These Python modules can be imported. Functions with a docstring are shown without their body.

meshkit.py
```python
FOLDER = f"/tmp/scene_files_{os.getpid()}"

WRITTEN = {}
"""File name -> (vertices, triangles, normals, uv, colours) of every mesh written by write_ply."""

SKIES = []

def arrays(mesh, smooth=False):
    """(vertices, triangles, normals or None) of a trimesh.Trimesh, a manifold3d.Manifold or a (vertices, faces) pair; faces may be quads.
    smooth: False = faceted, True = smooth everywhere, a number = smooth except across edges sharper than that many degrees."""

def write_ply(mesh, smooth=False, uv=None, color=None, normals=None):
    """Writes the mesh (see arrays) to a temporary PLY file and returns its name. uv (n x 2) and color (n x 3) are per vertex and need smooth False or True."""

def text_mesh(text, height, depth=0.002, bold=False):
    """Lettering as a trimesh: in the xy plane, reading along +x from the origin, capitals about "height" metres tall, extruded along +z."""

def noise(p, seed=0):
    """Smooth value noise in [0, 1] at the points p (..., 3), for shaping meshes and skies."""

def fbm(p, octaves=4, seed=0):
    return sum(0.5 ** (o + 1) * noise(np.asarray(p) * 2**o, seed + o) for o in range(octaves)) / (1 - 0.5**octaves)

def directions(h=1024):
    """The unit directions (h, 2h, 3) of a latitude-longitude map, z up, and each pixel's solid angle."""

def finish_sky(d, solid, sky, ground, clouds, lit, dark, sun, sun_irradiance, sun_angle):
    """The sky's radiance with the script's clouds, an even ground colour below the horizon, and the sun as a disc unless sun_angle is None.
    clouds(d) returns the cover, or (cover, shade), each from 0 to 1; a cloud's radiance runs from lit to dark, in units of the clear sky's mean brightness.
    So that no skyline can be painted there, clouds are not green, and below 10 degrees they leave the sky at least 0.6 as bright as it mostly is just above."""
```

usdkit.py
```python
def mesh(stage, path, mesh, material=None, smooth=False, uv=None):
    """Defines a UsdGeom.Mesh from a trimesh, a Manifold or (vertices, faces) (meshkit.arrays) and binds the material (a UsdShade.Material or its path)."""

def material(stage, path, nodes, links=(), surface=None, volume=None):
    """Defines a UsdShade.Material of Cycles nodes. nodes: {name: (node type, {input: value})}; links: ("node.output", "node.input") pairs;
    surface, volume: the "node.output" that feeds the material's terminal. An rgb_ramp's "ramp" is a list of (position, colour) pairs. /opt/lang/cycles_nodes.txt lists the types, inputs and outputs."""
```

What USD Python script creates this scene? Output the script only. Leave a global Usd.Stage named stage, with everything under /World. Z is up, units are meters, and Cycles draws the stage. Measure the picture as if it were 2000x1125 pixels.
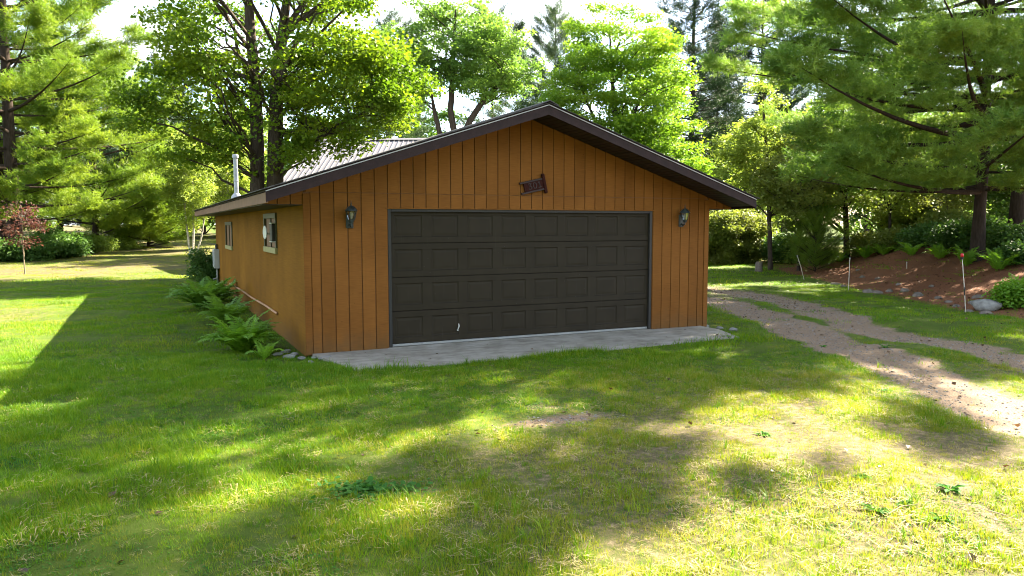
import math, numpy as np, trimesh, usdkit, meshkit
from pxr import Usd, UsdGeom, UsdLux, UsdShade, Gf, Sdf, Vt
from shapely.geometry import Polygon, box as sbox
PI = math.pi
stage = Usd.Stage.CreateInMemory()
UsdGeom.SetStageUpAxis(stage, 'Z'); UsdGeom.SetStageMetersPerUnit(stage, 1.0)
world = UsdGeom.Xform.Define(stage, '/World'); stage.SetDefaultPrim(world.GetPrim())
UsdGeom.Scope.Define(stage, '/World/Looks')
# ------------------------------------------------------------------ camera
CAM = np.array([-3.306, -11.2805, 1.8771]); YAW, PITCH, ROLL, FPX = -0.4462, -0.0825, -0.0008, 1488.5
FW = np.array([-math.sin(YAW)*math.cos(PITCH), math.cos(YAW)*math.cos(PITCH), math.sin(PITCH)])
_r = np.array([math.cos(YAW), math.sin(YAW), 0]); _u = np.cross(_r, FW)
RT = math.cos(ROLL)*_r + math.sin(ROLL)*_u; UP = -math.sin(ROLL)*_r + math.cos(ROLL)*_u
cam = UsdGeom.Camera.Define(stage, '/World/camera')
cam.CreateHorizontalApertureAttr(36.0); cam.CreateVerticalApertureAttr(36.0*9/16)
cam.CreateFocalLengthAttr(FPX/2000*36); cam.CreateClippingRangeAttr((0.05, 2000.0))
cam.CreateExposureAttr(3.25)
M = Gf.Matrix4d(1)
for i, v in enumerate((RT, UP, -FW, CAM)):
    M.SetRow(i, Gf.Vec4d(*[float(a) for a in v], 1.0 if i == 3 else 0.0))
cam.AddTransformOp().Set(M)
# ------------------------------------------------------------------ sky and sun
SUN_AZ, SUN_EL = math.radians(18.0), math.radians(38.0)      # azimuth from +x towards +y
SUN = np.array([math.cos(SUN_EL)*math.cos(SUN_AZ), math.cos(SUN_EL)*math.sin(SUN_AZ), math.sin(SUN_EL)])
dome = UsdLux.DomeLight.Define(stage, '/World/sky')
dome.CreateIntensityAttr(1.0)
skym = usdkit.material(stage, '/World/Looks/sky', {
    'tc': ('texture_coordinate', {}),
    'mp': ('mapping', {'scale': (1.6, 1.6, 3.6), 'location': (3.1, 1.7, 0.4)}),
    'n': ('noise_texture', {'scale': 1.9, 'detail': 7.0, 'roughness': 0.58}),
    'r': ('rgb_ramp', {'ramp': [(0.46, (0.05, 0.05, 0.05)), (0.60, (1, 1, 1))]}),
    's': ('sky_texture', {'sky_type': 'single_scattering', 'sun_disc': False, 'sun_elevation': SUN_EL, 'sun_rotation': math.atan2(SUN[0], SUN[1])}),
    'm': ('mix', {'color2': (3.9, 4.05, 4.2), 'fac': 0.5}),
    'b': ('background_shader', {'strength': 0.066})},
    [('tc.generated', 'mp.vector'), ('mp.vector', 'n.vector'), ('n.fac', 'r.fac'), ('r.color', 'm.fac'), ('s.color', 'm.color1'), ('m.color', 'b.color')], surface='b.background')
UsdShade.MaterialBindingAPI.Apply(dome.GetPrim()).Bind(skym)
dome.GetPrim().SetCustomDataByKey('kind', 'structure')
dome.GetPrim().SetCustomDataByKey('label', 'pale blue summer sky with bright white clouds')
dome.GetPrim().SetCustomDataByKey('category', 'sky')
sun = UsdLux.DistantLight.Define(stage, '/World/sun')
sun.CreateIntensityAttr(1.25); sun.CreateAngleAttr(0.5); sun.CreateColorAttr((1.0, 0.90, 0.70))
sun.GetPrim().CreateAttribute('inputs:normalize', Sdf.ValueTypeNames.Bool).Set(True)
zx = np.cross([0, 0, 1.0], SUN); zx /= np.linalg.norm(zx); zy = np.cross(SUN, zx)
M = Gf.Matrix4d(1)
for i, v in enumerate((zx, zy, SUN, (0, 0, 30))):
    M.SetRow(i, Gf.Vec4d(*[float(a) for a in v], 1.0 if i == 3 else 0.0))
UsdGeom.Xformable(sun).AddTransformOp().Set(M)

# ------------------------------------------------------------------ helpers
used = {}
def numbered(path):
    n = used.get(path, 0); used[path] = n+1
    return path if n == 0 else f'{path}_{n:03d}'
def tag(p, label=None, cat=None, group=None, kind=None):
    p = p.GetPrim() if hasattr(p, 'GetPrim') else p
    for k, v in (('label', label), ('category', cat), ('group', group), ('kind', kind)):
        if v: p.SetCustomDataByKey(k, v)
    return p
def thing(name, label, cat, loc=(0, 0, 0), rotz=0.0, group=None, kind=None):
    x = UsdGeom.Xform.Define(stage, numbered('/World/'+name))
    x.AddTranslateOp().Set(Gf.Vec3d(*map(float, loc)))
    if rotz: x.AddRotateZOp().Set(math.degrees(rotz))
    tag(x, label, cat, group, kind); return x.GetPrim()
def obj(name, mesh, m, parent=None, smooth=False, label=None):
    base = str(parent.GetPath()) if parent is not None else '/World'
    p = usdkit.mesh(stage, numbered(base+'/'+name), mesh, m, smooth=smooth)
    if label: tag(p, label)
    return p.GetPrim()
def cat_(ms): return trimesh.util.concatenate(ms)
def bx(x0, x1, y0, y1, z0, z1):
    b = trimesh.creation.box([x1-x0, y1-y0, z1-z0]); b.apply_translation([(x0+x1)/2, (y0+y1)/2, (z0+z1)/2]); return b
def cbx(x0, x1, y0, y1, z0, z1, c=0.006):
    """a box with chamfered edges (hull)"""
    p = []
    for sx in (0, 1):
        for sy in (0, 1):
            for sz in (0, 1):
                X, Y, Z = (x0, x1)[sx], (y0, y1)[sy], (z0, z1)[sz]
                dx, dy, dz = c*(1-2*sx), c*(1-2*sy), c*(1-2*sz)
                p += [(X, Y+dy, Z+dz), (X+dx, Y, Z+dz), (X+dx, Y+dy, Z)]
    return trimesh.convex.convex_hull(np.array(p))
def hexa(P):
    """eight corners: back 4 (ccw from front) then front 4"""
    P = np.array(P, float)
    F = [(3, 2, 1, 0), (4, 5, 6, 7), (0, 1, 5, 4), (1, 2, 6, 5), (2, 3, 7, 6), (3, 0, 4, 7)]
    f = []
    for a, b, c, d in F: f += [(a, b, c), (a, c, d)]
    t = trimesh.Trimesh(P, f, process=False)
    if t.volume < 0: t.invert()
    return t
def tube(pts, rad, n=8, cap=True):
    pts = np.array(pts, float); rad = np.broadcast_to(np.array(rad, float), (len(pts),))
    T = np.gradient(pts, axis=0); T /= np.linalg.norm(T, axis=1, keepdims=True)+1e-9
    ref = np.array([0, 0, 1.0]) if abs(T[0, 2]) < 0.8 else np.array([1.0, 0, 0])
    V = []
    for p, t, r in zip(pts, T, rad):
        a = np.cross(t, ref); a /= np.linalg.norm(a)+1e-9; b = np.cross(t, a)
        th = np.arange(n)*2*PI/n
        V.append(p+r*(np.cos(th)[:, None]*a+np.sin(th)[:, None]*b))
    V = np.vstack(V); F = []
    for i in range(len(pts)-1):
        for k in range(n):
            a, b = i*n+k, i*n+(k+1) % n
            F += [(a, a+n, b), (b, a+n, b+n)]
    if cap:
        V = np.vstack([V, pts[-1], pts[0]]); e = (len(pts)-1)*n
        F += [(e+k, len(V)-2, e+(k+1) % n) for k in range(n)] + [(k, (k+1) % n, len(V)-1) for k in range(n)]
    t = trimesh.Trimesh(V, F, process=False)
    return t
def lathe(prof, n=16, loc=(0, 0, 0)):
    th = np.arange(n)*2*PI/n; prof = np.array(prof, float)
    V = np.vstack([np.stack([r*np.cos(th), r*np.sin(th), np.full(n, z)], 1) for r, z in prof]); F = []
    for i in range(len(prof)-1):
        for k in range(n):
            a, b = i*n+k, i*n+(k+1) % n
            F += [(a, b, a+n), (b, b+n, a+n)]
    t = trimesh.Trimesh(V+np.array(loc), F, process=False); return t
def extr(poly, d):
    return trimesh.creation.extrude_polygon(poly, d, engine='earcut')
def facing_y(m, y):
    """an extrusion drawn in (x,z) as (x,y) -> stands at y, thickness toward +y"""
    v = m.vertices.copy(); m = m.copy(); m.vertices = np.stack([v[:, 0], y+v[:, 2], v[:, 1]], 1); m.invert(); return m
def smoothstep(a, b, x):
    t = np.clip((x-a)/(b-a), 0, 1); return t*t*(3-2*t)
def at(u, t, z=None):
    """the point seen at column u (of 2000) at depth t, on the ground"""
    hx = np.array([-math.sin(YAW), math.cos(YAW)]); rx = np.array([math.cos(YAW), math.sin(YAW)])
    xy = CAM[:2]+hx*t+rx*(u-1000)/FPX*t
    return np.array([xy[0], xy[1], ground(xy[0], xy[1]) if z is None else z])
# ------------------------------------------------------------------ terrain
HX = np.array([-math.sin(YAW), math.cos(YAW)]); RX = np.array([math.cos(YAW), math.sin(YAW)])
BANK = np.array([(7.5, -14), (10.0, -8), (11.6, -4.2), (13.0, -0.6), (15.6, 4.8), (20.3, 12.6), (25, 20), (34, 32)], float)
TRACK1 = np.array([(3.6, -14), (4.2, -9), (4.75, -6.6), (5.0, -5.8), (5.6, -4.9), (6.4, -3.45), (7.35, -1.55), (8.5, 0.85), (9.8, 4.2), (10.0, 8), (9, 12.5)], float)
TRACK2 = np.array([(6.6, -12), (7.2, -7), (7.8, -4.8), (8.15, -3.85), (8.35, -2.8), (8.8, -1.45), (10, 0.85), (11.7, 4.0), (12.2, 7), (11.3, 11.5)], float)
def seg_dist(x, y, line):
    d = np.full(np.shape(x), 1e9)
    for a, b in zip(line[:-1], line[1:]):
        e = b-a; t = np.clip(((x-a[0])*e[0]+(y-a[1])*e[1])/(e@e), 0, 1)
        d = np.minimum(d, np.hypot(x-a[0]-t*e[0], y-a[1]-t*e[1]))
    return d
def bank_d(x, y):
    return (x-np.interp(y, BANK[:, 1], BANK[:, 0]))*0.87
def ground(x, y):
    x = np.asarray(x, float); y = np.asarray(y, float)
    dx, dy = x-CAM[0], y-CAM[1]
    t = dx*HX[0]+dy*HX[1]; l = dx*RX[0]+dy*RX[1]
    z = -0.055+0.032*np.clip(t-29, 0, 60)*smoothstep(-2, -8, l)
    z = z+0.012*np.clip(t-40, 0, 60)*smoothstep(-2, 6, l)
    d = bank_d(x, y)
    z = z+1.55*smoothstep(0, 6.5, d)*(1-0.62*smoothstep(7, 17, y))
    P = np.stack([x*0.55, y*0.55, np.zeros_like(x)], -1)
    far = smoothstep(0.0, 0.8, np.maximum(np.maximum(-1.6-x, x-6.4), np.maximum(-1.9-y, y-16)))
    z = z+(meshkit.noise(P, 3)-0.5)*0.09*far+(meshkit.noise(P*3.1, 4)-0.5)*0.03*far
    z = z-0.035*np.clip(1-seg_dist(x, y, TRACK1)/0.9, 0, 1)-0.03*np.clip(1-seg_dist(x, y, TRACK2)/0.8, 0, 1)
    return z
# ------------------------------------------------------------------ materials
def mat(name, nodes, links, surface='p.BSDF'):
    return usdkit.material(stage, '/World/Looks/'+name, nodes, links, surface=surface)
def paint(name, c, var=0.12, rough=0.55, scale=6.0, bump=0.0, bscale=60.0, spec=0.4, dirt=None):
    lo = tuple(a*(1-var) for a in c); hi = tuple(a*(1+var) for a in c)
    nodes = {'g': ('geometry', {}), 'n': ('noise_texture', {'scale': scale, 'detail': 5.0, 'roughness': 0.6}),
             'r': ('rgb_ramp', {'ramp': [(0.3, lo), (0.7, hi)]}),
             'p': ('principled_bsdf', {'roughness': rough, 'specular_ior_level': spec})}
    links = [('g.position', 'n.vector'), ('n.fac', 'r.fac'), ('r.color', 'p.base_color')]
    if bump:
        nodes['bn'] = ('noise_texture', {'scale': bscale, 'detail': 4.0}); nodes['bp'] = ('bump', {'strength': bump, 'distance': 0.01})
        links += [('g.position', 'bn.vector'), ('bn.fac', 'bp.height'), ('bp.normal', 'p.normal')]
    return mat(name, nodes, links)
def siding(name, c, map_scale):
    """painted boards: fine saw grain, blotchy fading, knots, mud splash at the foot, each board a little different"""
    lo = tuple(a*0.80 for a in c); hi = tuple(a*1.14 for a in c)
    return mat(name, {'g': ('geometry', {}), 'mp': ('mapping', {'scale': map_scale}),
        'n': ('noise_texture', {'scale': 1.0, 'detail': 5.0, 'roughness': 0.65}),
        'r': ('rgb_ramp', {'ramp': [(0.3, lo), (0.7, hi)]}),
        'n2': ('noise_texture', {'scale': 0.9, 'detail': 5.0, 'roughness': 0.6}), 'r2': ('rgb_ramp', {'ramp': [(0.3, (0.78, 0.76, 0.74)), (0.68, (1.08, 1.08, 1.06))]}),
        'mx': ('mix', {'mix_type': 'multiply', 'fac': 1.0}), 'bp': ('bump', {'strength': 0.5, 'distance': 0.004}),
        'v': ('voronoi_texture', {'scale': 5.5}), 'vr': ('rgb_ramp', {'ramp': [(0.0, (0.45, 0.42, 0.40)), (0.045, (0.7, 0.68, 0.66)), (0.07, (1, 1, 1))]}), 'mv': ('mix', {'mix_type': 'multiply', 'fac': 0.8}),
        'xyz': ('separate_xyz', {}), 'n4': ('noise_texture', {'scale': 7.0, 'detail': 5.0}), 'ma': ('math', {'math_type': 'multiply_add', 'value2': 0.55}), 'zr': ('map_range', {'from_min': 0.22, 'from_max': 0.60, 'to_min': 0.55, 'to_max': 0.0, 'clamp': True}),
        'ms': ('mix', {'color2': (0.085, 0.055, 0.026)}),
        'oi': ('object_info', {}), 'mr': ('map_range', {'to_min': 0.90, 'to_max': 1.08}), 'cc': ('combine_color', {}), 'mx2': ('mix', {'mix_type': 'multiply', 'fac': 1.0}),
        'p': ('principled_bsdf', {'roughness': 0.85, 'specular_ior_level': 0.06})},
        [('g.position', 'mp.vector'), ('mp.vector', 'n.vector'), ('n.fac', 'r.fac'), ('g.position', 'n2.vector'), ('n2.fac', 'r2.fac'),
         ('r.color', 'mx.color1'), ('r2.color', 'mx.color2'), ('g.position', 'v.vector'), ('v.distance', 'vr.fac'), ('mx.color', 'mv.color1'), ('vr.color', 'mv.color2'),
         ('g.position', 'xyz.vector'), ('g.position', 'n4.vector'), ('n4.fac', 'ma.value1'), ('xyz.z', 'ma.value3'), ('ma.value', 'zr.value'), ('zr.result', 'ms.fac'), ('mv.color', 'ms.color1'),
         ('oi.random', 'mr.value'), ('mr.result', 'cc.r'), ('mr.result', 'cc.g'), ('mr.result', 'cc.b'),
         ('ms.color', 'mx2.color1'), ('cc.color', 'mx2.color2'), ('mx2.color', 'p.base_color'), ('n.fac', 'bp.height'), ('bp.normal', 'p.normal')])
ORANGE = (0.180, 0.072, 0.017)
M_front = siding('orange_siding', ORANGE, (6.0, 6.0, 90.0))
M_side = siding('orange_side_siding', (0.185, 0.082, 0.009), (4.0, 2.0, 70.0))  # yellower than the front: green lawn bounce put into the paint
M_groove = paint('groove', (0.115, 0.045, 0.011))
M_brown = paint('brown_trim', (0.019, 0.0095, 0.0088), 0.3, 0.75, 8.0, 0.25, 40, 0.2)
M_tan = paint('faded_trim', (0.135, 0.068, 0.032), 0.2, 0.8, 4.0)  # lighter tan, for the left eave boards only
M_soffit = paint('soffit', (0.018, 0.012, 0.011), 0.2, 0.55)
M_shingle = paint('shingle', (0.055, 0.05, 0.047), 0.4, 0.9, 30.0, 0.4, 120)
M_drip = paint('drip_metal', (0.32, 0.31, 0.32), 0.1, 0.4)
M_black = paint('black_trim', (0.012, 0.011, 0.010), 0.2, 0.5)
M_door = mat('door_paint', {'g': ('geometry', {}), 'n': ('noise_texture', {'scale': 3.0, 'detail': 6.0, 'roughness': 0.65}),
    'r': ('rgb_ramp', {'ramp': [(0.3, (0.0165, 0.0122, 0.0066)), (0.72, (0.024, 0.018, 0.010))]}),
    'v': ('voronoi_texture', {'scale': 7.0, 'randomness': 1.0}), 'vr': ('rgb_ramp', {'ramp': [(0.0, (1, 1, 1)), (0.035, (0.6, 0.6, 0.6)), (0.06, (0, 0, 0))]}),
    'mp': ('mapping', {'scale': (16.0, 1.0, 1.3)}), 'n2': ('noise_texture', {'scale': 1.6, 'detail': 3.0}), 'r2': ('rgb_ramp', {'ramp': [(0.62, (0, 0, 0)), (0.8, (0.35, 0.35, 0.35))]}),
    'm': ('mix', {'color2': (0.06, 0.058, 0.052), 'fac': 0.0}), 'm2': ('mix', {'color2': (0.045, 0.043, 0.036), 'fac': 0.0}),
    'p': ('principled_bsdf', {'roughness': 0.6, 'specular_ior_level': 0.14})},
    [('g.position', 'n.vector'), ('n.fac', 'r.fac'), ('g.position', 'v.vector'), ('v.distance', 'vr.fac'), ('vr.color', 'm.fac'), ('r.color', 'm.color1'),
     ('g.position', 'mp.vector'), ('mp.vector', 'n2.vector'), ('n2.fac', 'r2.fac'), ('r2.color', 'm2.fac'), ('m.color', 'm2.color1'), ('m2.color', 'p.base_color')])
M_white = paint('white_plastic', (0.45, 0.45, 0.42), 0.06, 0.5)
M_seal = paint('door_seal', (0.22, 0.22, 0.21), 0.12, 0.6)
M_greybox = paint('grey_enamel', (0.30, 0.31, 0.29), 0.08, 0.45)
M_galv = paint('galvanised', (0.26, 0.265, 0.28), 0.15, 0.35, 12.0)
M_lamp = paint('lantern_metal', (0.022, 0.028, 0.027), 0.2, 0.4)
M_sign = paint('sign_wood', (0.028, 0.007, 0.005), 0.35, 0.85, 20.0, 0, 60, 0.1)
M_signdark = paint('sign_letters', (0.017, 0.005, 0.004), 0.1, 0.5)
M_rail = paint('painted_pipe', (0.40, 0.21, 0.12), 0.1, 0.5)
M_winframe = paint('window_frame', (0.040, 0.036, 0.014), 0.15, 0.5)
M_sill = paint('window_sill', (0.20, 0.18, 0.07), 0.15, 0.5)
M_inside = paint('dark_interior', (0.02, 0.02, 0.018), 0.1, 0.9)
M_rod = paint('marker_rod', (0.50, 0.45, 0.38), 0.1, 0.5)
M_red = paint('red_reflector', (0.45, 0.015, 0.02), 0.1, 0.35)
M_stake = paint('old_stake', (0.22, 0.17, 0.11), 0.2, 0.8)
M_metalroof = paint('metal_roof', (0.17, 0.155, 0.165), 0.06, 0.42, 2.0)
M_housewall = paint('house_wall', (0.28, 0.2, 0.12), 0.1, 0.7)
M_pane = mat('window_pane', {'f': ('fresnel', {'IOR': 1.5}), 't': ('transparent_bsdf', {'color': (0.85, 0.88, 0.85)}), 'g': ('glossy_bsdf', {'color': (0.95, 0.95, 0.95), 'roughness': 0.02}),
    'mr': ('map_range', {'from_min': 0.0, 'from_max': 1.0, 'to_min': 0.12, 'to_max': 1.0}), 'm': ('mix_closure', {})},
    [('f.fac', 'mr.value'), ('mr.result', 'm.fac'), ('t.BSDF', 'm.closure1'), ('g.BSDF', 'm.closure2')], surface='m.closure')
M_lampglass = mat('lamp_glass', {'f': ('fresnel', {'IOR': 1.45}), 't': ('transparent_bsdf', {'color': (0.8, 0.8, 0.76)}), 'g': ('glossy_bsdf', {'roughness': 0.08}),
    'mr': ('map_range', {'to_min': 0.18, 'to_max': 1.0}), 'm': ('mix_closure', {})},
    [('f.fac', 'mr.value'), ('mr.result', 'm.fac'), ('t.BSDF', 'm.closure1'), ('g.BSDF', 'm.closure2')], surface='m.closure')
M_concrete = mat('concrete', {'g': ('geometry', {}), 'n': ('noise_texture', {'scale': 2.2, 'detail': 8.0, 'roughness': 0.7}),
    'r': ('rgb_ramp', {'ramp': [(0.25, (0.135, 0.118, 0.092)), (0.5, (0.265, 0.245, 0.205)), (0.75, (0.36, 0.34, 0.30))]}),
    'mp': ('mapping', {'scale': (1.2, 6.0, 1.0)}), 'n2': ('noise_texture', {'scale': 1.5, 'detail': 6.0, 'roughness': 0.7}), 'r2': ('rgb_ramp', {'ramp': [(0.35, (0.72, 0.70, 0.66)), (0.62, (1.05, 1.05, 1.05))]}),
    'm': ('mix', {'mix_type': 'multiply', 'fac': 1.0}), 'n3': ('noise_texture', {'scale': 70.0, 'detail': 3.0}), 'bp': ('bump', {'strength': 0.4, 'distance': 0.008}),
    'p': ('principled_bsdf', {'roughness': 0.9, 'specular_ior_level': 0.2})},
    [('g.position', 'n.vector'), ('n.fac', 'r.fac'), ('g.position', 'mp.vector'), ('mp.vector', 'n2.vector'), ('n2.fac', 'r2.fac'), ('r.color', 'm.color1'), ('r2.color', 'm.color2'),
     ('m.color', 'p.base_color'), ('g.position', 'n3.vector'), ('n3.fac', 'bp.height'), ('bp.normal', 'p.normal')])
M_rock = paint('rock', (0.19, 0.185, 0.17), 0.35, 0.85, 9.0, 0.5, 30)
M_rock2 = paint('dusty_rock', (0.14, 0.115, 0.095), 0.35, 0.9, 12.0, 0.5, 30)
def bark(name, c, sz=(14, 14, 3.0)):
    lo = tuple(a*0.45 for a in c); hi = tuple(a*1.3 for a in c)
    return mat(name, {'g': ('geometry', {}), 'mp': ('mapping', {'scale': sz}), 'n': ('noise_texture', {'scale': 1.0, 'detail': 6.0, 'roughness': 0.7}),
        'r': ('rgb_ramp', {'ramp': [(0.32, lo), (0.7, hi)]}), 'bp': ('bump', {'strength': 0.9, 'distance': 0.03}), 'p': ('principled_bsdf', {'roughness': 0.95, 'specular_ior_level': 0.1})},
        [('g.position', 'mp.vector'), ('mp.vector', 'n.vector'), ('n.fac', 'r.fac'), ('r.color', 'p.base_color'), ('n.fac', 'bp.height'), ('bp.normal', 'p.normal')])
M_bark = bark('maple_bark', (0.06, 0.045, 0.034))
M_pbark = bark('pine_bark', (0.045, 0.032, 0.025))
M_birch = bark('birch_bark', (0.55, 0.50, 0.42), (6, 6, 22))
def leafmat(name, c1, c2, trans=0.42, tint=(1.25, 1.25, 0.7), rough=0.5, scale=0.35, spec=0.25):
    """two tones by clump, a random tone by leaf, and light through the leaf"""
    return mat(name, {'g': ('geometry', {}), 'oi': ('object_info', {}), 'n': ('noise_texture', {'scale': scale, 'detail': 2.0}),
        'ad': ('math', {'math_type': 'multiply_add', 'value2': 0.30}), 'ad2': ('math', {'math_type': 'multiply_add', 'value2': 0.35}), 'sb': ('math', {'math_type': 'subtract', 'value2': 0.33}),
        'r': ('rgb_ramp', {'ramp': [(0.2, c1), (0.8, c2)]}),
        'p': ('principled_bsdf', {'roughness': rough, 'specular_ior_level': spec}),
        'tc': ('mix', {'mix_type': 'multiply', 'fac': 1.0, 'color2': tint}), 't': ('translucent_bsdf', {}), 'm': ('mix_closure', {'fac': trans})},
        [('g.position', 'n.vector'), ('g.random_per_island', 'ad.value1'), ('n.fac', 'ad.value3'), ('oi.random', 'ad2.value1'), ('ad.value', 'ad2.value3'), ('ad2.value', 'sb.value1'), ('sb.value', 'r.fac'),
         ('r.color', 'p.base_color'), ('r.color', 'tc.color1'), ('tc.color', 't.color'), ('p.BSDF', 'm.closure1'), ('t.BSDF', 'm.closure2')], surface='m.closure')
L_maple = leafmat('maple_leaf', (0.080, 0.155, 0.010), (0.22, 0.285, 0.018), 0.50)
L_maple2 = leafmat('bright_leaf', (0.114, 0.227, 0.020), (0.244, 0.350, 0.029), 0.50)
L_mid = leafmat('mid_leaf', (0.105, 0.200, 0.041), (0.209, 0.325, 0.057), 0.45)
L_birch = leafmat('birch_leaf', (0.190, 0.264, 0.047), (0.358, 0.421, 0.084), 0.45)
L_red = leafmat('purple_leaf', (0.075, 0.032, 0.028), (0.17, 0.095, 0.065), 0.40, (1.3, 0.9, 0.8))
L_hedge = leafmat('hedge_leaf', (0.15, 0.19, 0.04), (0.30, 0.33, 0.085), 0.42)
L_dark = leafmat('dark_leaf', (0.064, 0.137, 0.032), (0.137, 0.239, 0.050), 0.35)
L_shrub = leafmat('shrub_leaf', (0.160, 0.244, 0.049), (0.318, 0.404, 0.086), 0.42)
L_pine = leafmat('pine_needle', (0.11, 0.195, 0.022), (0.29, 0.36, 0.034), 0.40)
L_pine_r = leafmat('old_pine_needle', (0.122, 0.230, 0.041), (0.271, 0.374, 0.064), 0.40)
L_pineb = leafmat('blue_pine_needle', (0.039, 0.081, 0.034), (0.085, 0.130, 0.047), 0.3)
L_fir = leafmat('fir_needle', (0.018, 0.042, 0.016), (0.040, 0.075, 0.022), 0.2)
L_fern = leafmat('fern_leaf', (0.124, 0.269, 0.022), (0.245, 0.425, 0.033), 0.42, scale=1.5)
L_fernd = leafmat('dark_fern_leaf', (0.109, 0.234, 0.035), (0.234, 0.400, 0.048), 0.38, scale=1.5)
L_clover = leafmat('lawn_clover_leaf', (0.045, 0.14, 0.022), (0.11, 0.23, 0.03), 0.35, scale=2, rough=0.7, spec=0.1)
def grassmat(name, stops, trans=0.4):
    return mat(name, {'g': ('geometry', {}), 'oi': ('object_info', {}), 'n': ('noise_texture', {'scale': 0.75, 'detail': 4.0, 'roughness': 0.62}),
        'ad': ('math', {'math_type': 'multiply_add', 'value2': 0.50}), 'ad2': ('math', {'math_type': 'multiply_add', 'value2': 0.62}), 'sb': ('math', {'math_type': 'subtract', 'value2': 0.56}),
        'r': ('rgb_ramp', {'ramp': stops}), 'p': ('principled_bsdf', {'roughness': 0.55, 'specular_ior_level': 0.2}),
        'tc': ('mix', {'mix_type': 'multiply', 'fac': 1.0, 'color2': (1.3, 1.25, 0.7)}), 't': ('translucent_bsdf', {}), 'm': ('mix_closure', {'fac': trans})},
        [('g.position', 'n.vector'), ('g.random_per_island', 'ad.value1'), ('n.fac', 'ad.value3'), ('oi.random', 'ad2.value1'), ('ad.value', 'ad2.value3'), ('ad2.value', 'sb.value1'), ('sb.value', 'r.fac'),
         ('r.color', 'p.base_color'), ('r.color', 'tc.color1'), ('tc.color', 't.color'), ('p.BSDF', 'm.closure1'), ('t.BSDF', 'm.closure2')], surface='m.closure')
G_green = grassmat('green_grass', [(0.12, (0.090, 0.205, 0.006)), (0.5, (0.185, 0.305, 0.008)), (0.88, (0.36, 0.37, 0.04))])
G_dry = grassmat('dry_grass', [(0.12, (0.16, 0.225, 0.008)), (0.5, (0.31, 0.31, 0.03)), (0.88, (0.46, 0.39, 0.13))])  # dry grass, also yellows the lawn where sunlight is painted in
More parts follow.
